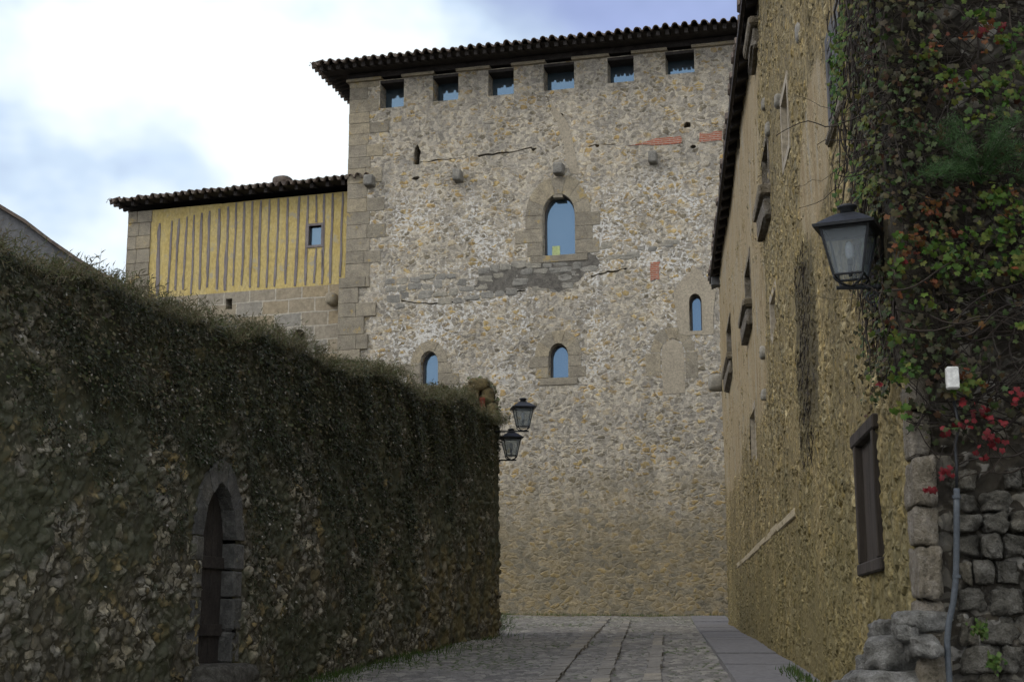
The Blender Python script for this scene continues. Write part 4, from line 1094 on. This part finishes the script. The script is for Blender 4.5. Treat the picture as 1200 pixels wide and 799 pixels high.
# eaves
OV = .22
ro = MB()
def rx(s, t, z): return (LC + .3 - s, -OV + t, HZ - .02 + z)
tile_sheet(ro, LC + 1.25, 4.4, .36, .24, 0, 0, rx)
ro.add([(LC + .3, 4.0, HZ + 1.55), (-.95, 4.0, HZ + 1.55), (-.95, 8.4, HZ - .03), (LC + .3, 8.4, HZ - .03)], [(0, 1, 2, 3)])
rfo = ro.build('roof', M['tile'], ho, z0=HZ0, smooth=True)
w = MB()
w.hexa([(-.9, -OV + .06, HZ - .07), (LC + .25, -OV + .06, HZ - .07), (LC + .25, 4.2, HZ + 1.5), (-.9, 4.2, HZ + 1.5)], [(-.9, -OV + .06, HZ - .05), (LC + .25, -OV + .06, HZ - .05), (LC + .25, 4.2, HZ + 1.52), (-.9, 4.2, HZ + 1.52)])
w.hexa([(-.9, -OV + .0, HZ - .14), (LC + .25, -OV + .0, HZ - .14), (LC + .25, -OV + .04, HZ - .14), (-.9, -OV + .04, HZ - .14)], [(-.9, -OV + .0, HZ - .04), (LC + .25, -OV + .0, HZ - .04), (LC + .25, -OV + .04, HZ - .04), (-.9, -OV + .04, HZ - .04)])
w.build('soffit', M['soffit'], rfo, z0=HZ0)
x = -1.2
while x < LC:
    w = MB(); w.hexa([(x, -OV + .06, HZ - .2), (x + .1, -OV + .06, HZ - .2), (x + .1, .3, HZ - .02), (x, .3, HZ - .02)], [(x, -OV + .06, HZ - .08), (x + .1, -OV + .06, HZ - .08), (x + .1, .3, HZ + .14), (x, .3, HZ + .14)]); w.build('rafter', M['soffit'], rfo, z0=HZ0)
    x += .62
w = MB(); w.box(-.35, -.1, -.2, .1, HZ - .36, HZ - .16, bev=.02); w.build('beam_end', M['greywood'], ho, z0=HZ0)

# camera-facing end of the house: coordinates (v to the right, y inward) -> house local (LC - y, v)
def ev(v, y, z): return (LC - y, v, z)
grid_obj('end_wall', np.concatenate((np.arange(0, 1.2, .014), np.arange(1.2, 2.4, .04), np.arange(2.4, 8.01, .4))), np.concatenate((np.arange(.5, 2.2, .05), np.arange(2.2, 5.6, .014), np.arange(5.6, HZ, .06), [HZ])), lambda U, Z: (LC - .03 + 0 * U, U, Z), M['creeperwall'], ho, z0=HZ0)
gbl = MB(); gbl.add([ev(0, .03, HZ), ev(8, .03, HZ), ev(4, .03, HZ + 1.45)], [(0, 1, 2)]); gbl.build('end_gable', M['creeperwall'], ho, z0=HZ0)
eb = MB(); z = .55; row = 0
while z < 2.42:
    h = rng.uniform(.10, .175); v = -.01 if row % 2 else .0; first = True
    while v < 1.9:
        wv = rng.uniform(.09, .21)
        if not first or z > 2.9:
            hole = rng.random() < (.35 if z > 2.05 else .06)
            if not hole:
                V0 = MB(); V0.rock((0, 0, 0), (wv / 2 - .006, .10, h / 2 - .006), .21, 10, 5.5)
                for vv in V0.V: pass
                L = V0.V[0]; pr = rng.uniform(-.03, .035)
                A2 = np.stack((LC - (L[:, 1] + .05 - pr), v + wv / 2 + L[:, 0], z + h / 2 + L[:, 2]), 1)
                eb.add(A2, V0.F)
        else: wv = .17
        v += wv; first = False
    z += h; row += 1
eb.build('rough_courses', M['roughblock'], ho, z0=HZ0, smooth=True)
# pale corner stones
z = 1.15
for k, hh in enumerate((.33, .28, .27, .20, .26, .24, .2)):
    if z > 2.95: break
    w = MB(); wd = (.13, .11, .10, .10, .10, .09, .09)[k]
    w.rock((LC - .07, .035, z + hh / 2), (.11 if k % 2 else .15, wd * .62, hh / 2 - .005), .13, 10, 9); w.build('corner_stone', M['cornerblock'], ho, z0=HZ0, smooth=True)
    z += hh

w = MB(); z2 = 2.9
while z2 < HZ - .1:
    hh = rng.uniform(.16, .3); w.rock((LC - .085, .065, z2 + hh / 2), (.14, .115, hh / 2 + .02), .12, 6, 6); z2 += hh
w.build('corner_edge', M['creeperwall2'], ho, z0=HZ0, smooth=True)
# ------------------------------------------------------------------ boulders at the house corner
for bx, by, bY, hx_, hy_, hz_, lab in ((1051, 768, 7.55, .185, .16, .105, 'large flat grey boulder lowest in the rock pile at the house corner'), (1040, 742, 7.8, .085, .09, .07, 'small grey rock wedged above the large flat boulder, leftmost in the pile'),
                                       (1078, 729, 7.35, .14, .1, .055, 'flat grey slab topmost in the rock pile below the pale corner stones'), (1082, 757, 7.25, .08, .1, .06, 'pale broken rock beside the large flat boulder near the pipe'),
                                       (1040, 800, 7.5, .22, .2, .07, 'broad dark boulder at the foot of the rock pile under the flat boulder'),
                                       (1017, 778, 7.75, .07, .08, .05, 'small angular rock at the street-side edge of the rock pile'), (1062, 742, 7.3, .06, .07, .04, 'smallest pale stone sitting on the large flat boulder')):
    p = at(bx, by, bY); w = MB(); w.rock((0, 0, hz_), (hx_, hy_, hz_), .17, 10, 3.6, rot=rng.uniform(-.3, .3))
    tag(w.build('boulder', M['boulder'], None, org=(0, 0, 0), smooth=True), lab, 'boulder', 'boulders at the house corner').location = (p[0], p[1], p[2] - hz_)
fo_ = MB(); 
for k in range(26):
    u = rng.uniform(19.2, LC + .1); fo_.rock((u, -rng.uniform(.0, .22), rng.uniform(.95, 1.2) + .0), (rng.uniform(.1, .24), rng.uniform(.1, .2), rng.uniform(.06, .14)), .16, 6, 4)
fo_.build('footing_stones', M['boulder'], ho, z0=HZ0, smooth=True)

# ------------------------------------------------------------------ pipe and box on the end wall
If = Frame(*hx.world(LC, 0, 0)[:2], hx.th + pi / 2, 1.2)
def ipx(x, y, dep=-.1): u, z = If.px(x, y, dep); return If.world(u, dep, z)
pth = [ipx(x, y, -.14) for x, y in ((1121, 572), (1121, 600), (1121, 640), (1120, 680), (1117, 706), (1112, 728), (1110, 750), (1111, 775), (1113, 800), (1114, 860), (1114, 920))]
o = empty('drain_pipe', pth[-1], 'thin grey pipe running down the rough blocks beside the house corner', 'pipe')
w = MB(); w.tube(pth, .0155, 10); w.build('pipe', M['pipe'], o, org=pth[-1], smooth=True)
w = MB(); w.tube([ipx(x, y, -.13) for x, y in ((1121, 574), (1121, 545), (1119, 520), (1124, 500), (1118, 470))], .008, 6); w.build('cable', M['iron'], o, org=pth[-1], smooth=True)
for y in (675, 582):
    c = ipx(1121, y, -.14); w = MB(); w.tube([c - (0, 0, .008), c + (0, 0, .008)], .021, 10); w.build('clamp', M['pipe'], o, org=pth[-1])
c = ipx(1116, 443, -.225)
o = empty('junction_box', c, 'small white electrical box half hidden by creeper leaves on the end wall', 'box')
w = MB(); w.box(-.032, .032, -.02, .02, -.058, .058, bev=.008); b_ = w.build('housing', M['white'], o); 
w = MB(); w.box(-.028, .028, -.026, -.0205, -.052, .054, bev=.003); w.build('cover', M['white'], o)
for q in o.children: q.rotation_euler = (0, 0, If.th)

# ------------------------------------------------------------------ creepers
def clear_of_lantern(P): return P[np.linalg.norm(P - LAMP, axis=1) > .27]
def creeper(name, label, cat, base, stems, sets):
    """stems: list of polylines (world); sets: list of (part, P, N, size, mat, tmpl, spin)"""
    o = empty(name, base, label, cat)
    if stems:
        w = MB()
        for P, r0 in stems: w.tube(P, np.linspace(r0, r0 * .4, len(P)), 4, cap=False)
        w.build('stems', M['twig'], o, org=base)
    for part, P, N, s_, mat, tm, spin in sets:
        ob = leaves(part, P - np.asarray(base), N, s_, mat, tm, parent=o, spin=spin)
    return o
nI = -If.n; nI3 = np.array((nI[0], nI[1], 0.25))
nH3 = np.array((-hx.n[0], -hx.n[1], .2))
# bare and leafy stems over the end wall
stems = []
for k in range(800):
    v, z = rng.uniform(-.05, 1.5), rng.uniform(2.3, 7.5); a = rng.uniform(-.9, .9) + (pi if rng.random() < .5 else 0) if rng.random() < .7 else rng.uniform(0, 2 * pi)
    P = []; y = -.09
    for i in range(rng.integers(8, 18)):
        P.append(If.world(v, y, z)); a += rng.normal(0, .28); v += .06 * math.cos(a); z += .06 * math.sin(a); y = np.clip(y + rng.normal(0, .015), -.20, -.05)
        if v < -.06 or z < 2.35: break
    if len(P) > 3: stems.append((np.array(P), rng.uniform(.002, .007)))
for k in range(300):
    v, z = rng.uniform(-.14, .26), rng.uniform(3.0, 7.6); a = -pi / 2 + rng.normal(0, .6); P = []
    for i in range(rng.integers(7, 16)):
        P.append(If.world(v, -.085 - .03 * rng.random(), z)); a += rng.normal(0, .3); v += .05 * math.cos(a); z += .05 * math.sin(a)
        if z < 2.9: break
    if len(P) > 3: stems.append((np.array(P), rng.uniform(.002, .006)))
for x0, y0, x1, y1 in ((1060, 385, 1200, 372), (1120, 395, 1200, 352), (1090, 370, 1200, 385), (1045, 340, 1150, 300)):
    P = [ipx(x0 + (x1 - x0) * t, y0 + (y1 - y0) * t + 6 * math.sin(t * 7), -.2) for t in np.linspace(0, 1, 9)]; stems.append((np.array(P), .006))
def cluster(px_list, n, spread, dep=-.2):
    P = []
    for (x, y, s_) in px_list:
        k = max(1, int(n * s_)); u, z = If.px(x, y, dep)
        P += [If.world(u + rng.normal(0, spread * s_), dep + rng.uniform(-.03, .06), z + rng.normal(0, spread * .7 * s_)) for _ in range(k)]
    return np.array(P)
gr = cluster([(1150, 12, .8), (1175, 40, .6), (1192, 45, .8), (1130, 95, 1), (1165, 95, .8), (1185, 110, 1.2), (1145, 138, .6), (1190, 80, .6), (1085, 60, .4), (1110, 85, .5), (1125, 300, 1.0), (1112, 308, 1.0), (1090, 290, .4), (1185, 280, 1.4), (1195, 300, 1.5), (1160, 235, .8), (1175, 228, .8), (1150, 318, .7), (1195, 250, .8), (1180, 265, .8), (1098, 275, .4), (1135, 270, .4), (1190, 318, .7), (1195, 380, .4), (1085, 350, .4), (1052, 310, .5), (1053, 280, .4), (1130, 450, .5), (1140, 448, .4), (1068, 425, .5), (1052, 395, .4), (1052, 440, .5), (1055, 478, .4)], 26, .06)
og = cluster([(1100, 45, .6), (1158, 28, .7), (1155, 48, .6), (1120, 103, .7), (1130, 42, .5), (1088, 62, .5), (1095, 245, .9), (1105, 235, .8), (1085, 242, .6), (1070, 285, 1.0), (1078, 272, .9), (1065, 295, .9), (1100, 262, .6), (1116, 270, .6), (1095, 328, .6), (1180, 255, .6), (1192, 240, .6), (1196, 320, .7), (1110, 362, .3), (1052, 382, .3), (1128, 438, .4), (1135, 440, .3), (1150, 450, .4), (1195, 172, .4), (1185, 218, .5), (1155, 380, .3), (1128, 218, .4), (1060, 298, .7), (1058, 345, .3), (1046, 250, .4)], 13, .05)
rd = cluster([(1143, 480, 1), (1162, 490, .6), (1127, 495, .5), (1136, 494, .5), (1158, 510, .6), (1165, 521, .8), (1152, 530, .8), (1108, 552, 1.0), (1089, 570, .8), (1110, 505, .5), (1175, 495, .5), (1155, 35, .6), (1175, 30, .5), (1060, 305, .5), (1195, 460, .5), (1190, 470, .4), (1030, 447, .3), (1130, 466, .5), (1178, 515, .4)], 8, .03)
nd_ = 6500
vv, zz = rng.uniform(-.06, 1.6, nd_), rng.uniform(2.55, 7.6, nd_)
keep = rng.random(nd_) < np.clip(.45 + .45 * np.sin(vv * 9 + zz * 3) * np.sin(zz * 4.4 - vv * 3) + .35 * (zz < 4.1) - .3 * (zz > 4.6), .05, 1)
vv, zz = vv[keep], zz[keep]
vv = np.concatenate((vv, rng.uniform(-.15, .25, 1300))); zz = np.concatenate((zz, rng.uniform(2.95, 7.6, 1300)))
dk = np.stack([If.world(a_, -.09 - .09 * rng.random(), b_) for a_, b_ in zip(vv, zz)])
gr, og, rd, dk = [clear_of_lantern(q) for q in (gr, og, rd, dk)]
stems = [q for q in stems if len(clear_of_lantern(q[0])) == len(q[0])]
def nn(P, base, j=.45): return base + rng.normal(0, j, P.shape)
base = If.world(.35, -.1, 1.3)
creeper('virginia_creeper', 'tangled autumn creeper with green orange and red leaves on the end wall', 'creeper', base, stems,
        [('green_leaves', gr, nn(gr, nI3, .6), rng.uniform(.026, .06, len(gr)), M['ivy_green'], MAPLE, .5), ('orange_leaves', og, nn(og, nI3, .6), rng.uniform(.022, .05, len(og)), M['ivy_orange'], MAPLE, .5),
         ('red_leaves', rd, nn(rd, nI3), rng.uniform(.03, .055, len(rd)), M['ivy_red'], MAPLE, .6), ('withered_leaves', dk, nn(dk, nI3, .6), rng.uniform(.025, .06, len(dk)), M['ivy_dark'], MAPLE, .8)])
# creeper round the street-face edge of the corner
stems = []
for k in range(300):
    u = LC - abs(rng.normal(0, 1.0)) * .8; z = rng.uniform(3.0, 8.0); P = []; y = -.06
    lim = LC - 1.25 - .25 * max(0, z - 4.5) * .4
    for i in range(rng.integers(10, 24)):
        P.append(hx.world(u, y, z)); u += rng.normal(0, .02); z -= .07; y = np.clip(y + rng.normal(0, .012), -.15, -.05)
        if z < 2.9 + max(0, LC - .45 - u) * .8: break
    if len(P) > 4: stems.append((np.array(P), rng.uniform(.003, .009)))
dead = []
for k in range(170):
    u = rng.normal(17.8, .35); z = rng.uniform(3.1, 5.0); P = []
    for i in range(rng.integers(4, 8)):
        P.append(hx.world(u, -.045, z)); u += rng.normal(0, .06); z -= .04 * rng.random()
    dead.append((np.array(P), rng.uniform(.002, .005)))
nm = 1700
u = LC + .06 - np.abs(rng.normal(0, .45, nm)); z = rng.uniform(3.0, 7.6, nm)
w_ = np.clip(np.sin(u * 5.1 + z * 1.3) + np.sin(z * 3.7) + .3, 0, 2); keep = rng.random(nm) < .15 + .5 * w_
u, z = u[keep], z[keep]
ms = np.stack([hx.world(a_, -.07 - .09 * rng.random(), b_) for a_, b_ in zip(u, z)])
cl = np.concatenate([np.stack([hx.world(*(np.array(hx.px(x, y)) + rng.normal(0, s_, 2)).tolist()[:1], -.14, hx.px(x, y)[1] + rng.normal(0, s_ * 1.3)) for _ in range(k)]) for x, y, k, s_ in ((1003, 80, 40, .10), (1000, 95, 36, .1), (1010, 60, 30, .08), (1015, 15, 24, .09), (1012, 100, 24, .1), (1035, 210, 22, .06), (1025, 190, 16, .08), (1006, 215, 18, .09), (1040, 290, 14, .05), (1035, 240, 14, .06))])
nd_ = 3200
u = LC + .06 - np.abs(rng.normal(0, .55, nd_)); z = rng.uniform(2.85, 8.0, nd_)
dk = np.stack([hx.world(a_, -.06 - .07 * rng.random(), b_) for a_, b_ in zip(u, z)])
ms, cl, dk = [clear_of_lantern(q) for q in (ms, cl, dk)]
stems = [q for q in stems if len(clear_of_lantern(q[0])) == len(q[0])]
base = hx.world(LC - .3, -.08, 1.3)
creeper('wall_ivy', 'brown stemmed ivy with yellow-green leaves climbing the street face beside the lantern', 'creeper', base, stems,
        [('yellow_green_leaves', ms, nn(ms, nH3 + nI3 * .4), rng.uniform(.03, .06, len(ms)), M['moss'], MAPLE, .6), ('green_leaves', cl, nn(cl, nH3 + nI3 * .5), rng.uniform(.035, .06, len(cl)), M['ivy_green'], MAPLE, .6),
         ('withered_leaves', dk, nn(dk, nH3 + nI3 * .4, .6), rng.uniform(.02, .05, len(dk)), M['ivy_dark'], MAPLE, .8)])
creeper('dead_creeper', 'dark vertical run of dead creeper twigs on the ochre wall left of the lantern', 'creeper', hx.world(17.8, -.05, 3.2), dead, [])
# feathery plant growing out of the end wall
o = ipx(1150, 215, -.12)
fp = empty('wall_plant', o, 'feathery blue-green plant rooted in the end wall above the orange leaves', 'plant')
w = MB(); PL, NL = [], []
for k in range(26):
    tx, ty = rng.uniform(1055, 1215), rng.uniform(130, 215); tip = ipx(tx, ty, -.12 - rng.uniform(.05, .28))
    P = [o + (tip - o) * t + np.array((0, 0, .06 * math.sin(t * pi))) for t in np.linspace(0, 1, 9)]
    w.tube(P, np.linspace(.005, .0015, 9), 4, cap=False)
    for q in np.repeat(np.array(P)[2:], 9, 0): PL.append(q + rng.normal(0, .012, 3)); NL.append(nI3 + rng.normal(0, .7, 3))
w.build('stems', M['fern'], fp, org=o)
leaves('fronds', np.array(PL) - o, np.array(NL), rng.uniform(.03, .075, len(PL)), M['fern'], SPRIG, parent=fp, down=(0, 0, -1), spin=1.2)

# ------------------------------------------------------------------ grass and small plants
def blades(P, h): return leaf_arrays(P, np.array((0, -1.0, .2)) + rng.normal(0, .6, P.shape), h, BLADE, down=(0, 0, -1), spin=.35)
PB = []
for k in range(5200):
    yy = rng.uniform(12.5, 25); off = abs(rng.normal(0, .22)) if rng.random() < .8 else rng.uniform(0, .9)
    dens = .25 + .75 * (15.5 < yy < 20.5)
    if rng.random() < dens * (.6 + .4 * math.sin(yy * 3) * math.sin(off * 9)): x = XL(yy) + .08 + off; PB.append((x, yy, gz(x, yy) - .01))
for k in range(500):
    yy = rng.uniform(10, 14); x = XR(yy) - .1 - abs(rng.normal(0, .08)); PB.append((x, yy, gz(x, yy)))
for k in range(450):
    p = Lf.world(dc + rng.normal(0, .5), -.1 - abs(rng.normal(0, .25)), 0); PB.append((p[0], p[1], dz0 - .22 + rng.uniform(-.1, .03)))
for k in range(700):
    p = T.world(rng.uniform(-.4, 6), -abs(rng.normal(0, .12)), 0); PB.append((p[0], p[1], float(gz(p[0], p[1]))))
PB = np.array(PB)
V, F = blades(PB, rng.uniform(.03, .10, len(PB)))
org = np.array((XL(18) + .2, 18, gz(XL(18) + .2, 18)))
tag(raw_obj('grass', V - org, F, M['grass'], None, org, False), kind='stuff')
p = gpx(583, 741); fpz = empty('fern', p, 'small green fern at the foot of the overgrown wall end', 'plant')
n = 240; PP = np.stack((rng.normal(0, .12, n), rng.normal(0, .1, n), rng.uniform(0, .28, n)), 1)
leaves('fronds', PP, np.array((0, -1, .4)) + rng.normal(0, .7, PP.shape), rng.uniform(.08, .2, n), M['grass'], SPRIG, parent=fpz, spin=.9)
for x, y, lab in ((1150, 738, 'tiny green tuft in the block joint right of the pipe'), (1165, 775, 'low green moss tuft on the blocks beside the frame edge')):
    q = ipx(x, y, -.13); t_ = empty('tuft', q, lab, 'plant'); n = 60; PP = rng.normal(0, .02, (n, 3)); leaves('leaflets', PP, nI3 + rng.normal(0, .7, PP.shape), rng.uniform(.012, .03, n), M['grass'], QUAD, parent=t_)

# ------------------------------------------------------------------ light, sky, camera
SUN_EL, SUN_AZ = math.radians(40), math.atan2(-1.0, -.30)      # azimuth measured from +Y towards +X
sd = Vector((math.sin(SUN_AZ) * math.cos(SUN_EL), math.cos(SUN_AZ) * math.cos(SUN_EL), math.sin(SUN_EL)))
li = bpy.data.lights.new('sun', 'SUN'); li.energy = .8; li.angle = math.radians(28); li.color = (1, .96, .90)
lo = bpy.data.objects.new('sun', li); C.objects.link(lo); lo.rotation_euler = sd.to_track_quat('Z', 'Y').to_euler(); lo.location = (-20, -10, 40)
wd = bpy.data.worlds.new('World'); sc.world = wd; wd.use_nodes = True
nt = wd.node_tree; g = NG(nt); bg = nt.nodes['Background']
sky = g.n('ShaderNodeTexSky', {'sky_type': 'NISHITA', 'sun_disc': False, 'sun_elevation': SUN_EL, 'sun_rotation': SUN_AZ, 'air_density': 1.0, 'dust_density': 2.0, 'ozone_density': 1.5})
g.set(bg.inputs['Color'], sky.outputs[0]); bg.inputs['Strength'].default_value = .055
dirv = g.n('ShaderNodeTexCoord').outputs['Generated']
cd = ray(90, 190); cd = cd / np.linalg.norm(cd)
dot = g.n('ShaderNodeVectorMath', {'operation': 'DOT_PRODUCT'}, i0=dirv, i1=tuple(cd)).outputs['Value']
n1 = g.noise(g.vm('MULTIPLY', dirv, (1, 1, 1.4)), 3.2, 5, .5); n2 = g.noise(dirv, 2.2, 5, .55)
glow = g.ss(g.m('ADD', dot, g.m('MULTIPLY', g.m('SUBTRACT', n1, .5), .28)), .915, 1.005)
cov = g.ss(g.m('ADD', n2, g.m('MULTIPLY', n1, .4)), .50, .80)
back = g.ss(g.sep(dirv)[1], .55, -.35)
fr = g.ramp(glow, [(0, (.29, .345, .57)), (.3, (.34, .41, .58)), (.62, (.42, .51, .62)), (.9, (.57, .62, .65))])
bk_ = g.mix(cov, (.52, .60, .72), (.84, .85, .86))  # bright overcast added to the unseen sky behind, to light the facing walls
ccol = g.mix(back, fr, bk_)
cm = g.m('MAXIMUM', g.m('MAXIMUM', glow, g.m('MULTIPLY', cov, .7)), g.m('MULTIPLY', back, .9), clamp=True)
cm = g.ss(cm, 0, 1, .45, 1.0)
bg2 = g.n('ShaderNodeBackground', None, Color=ccol, Strength=1.0)
mx = g.n('ShaderNodeMixShader', None, i0=cm, i1=bg.outputs[0], i2=bg2.outputs[0])
nt.links.new(mx.outputs[0], nt.nodes['World Output'].inputs[0])

cam = bpy.data.cameras.new('camera'); co = bpy.data.objects.new('camera', cam); C.objects.link(co)
cam.sensor_width = 36; cam.lens = 36 * FPX / 1200; cam.clip_end = 2000; cam.clip_start = .05
co.location = (0, 0, EYE); co.rotation_euler = (pi / 2 + PITCH, 0, 0)
sc.camera = co
sc.view_settings.view_transform = 'Standard'; sc.view_settings.look = 'None'; sc.view_settings.gamma = 1; sc.view_settings.exposure = 0.85
sc.view_settings.use_curve_mapping = False
sc.render.engine = 'CYCLES'; sc.cycles.max_bounces = 5; sc.cycles.diffuse_bounces = 2; sc.cycles.transparent_max_bounces = 8
sc.cycles.use_denoising = True; sc.cycles.use_adaptive_sampling = True; sc.cycles.adaptive_threshold = .03
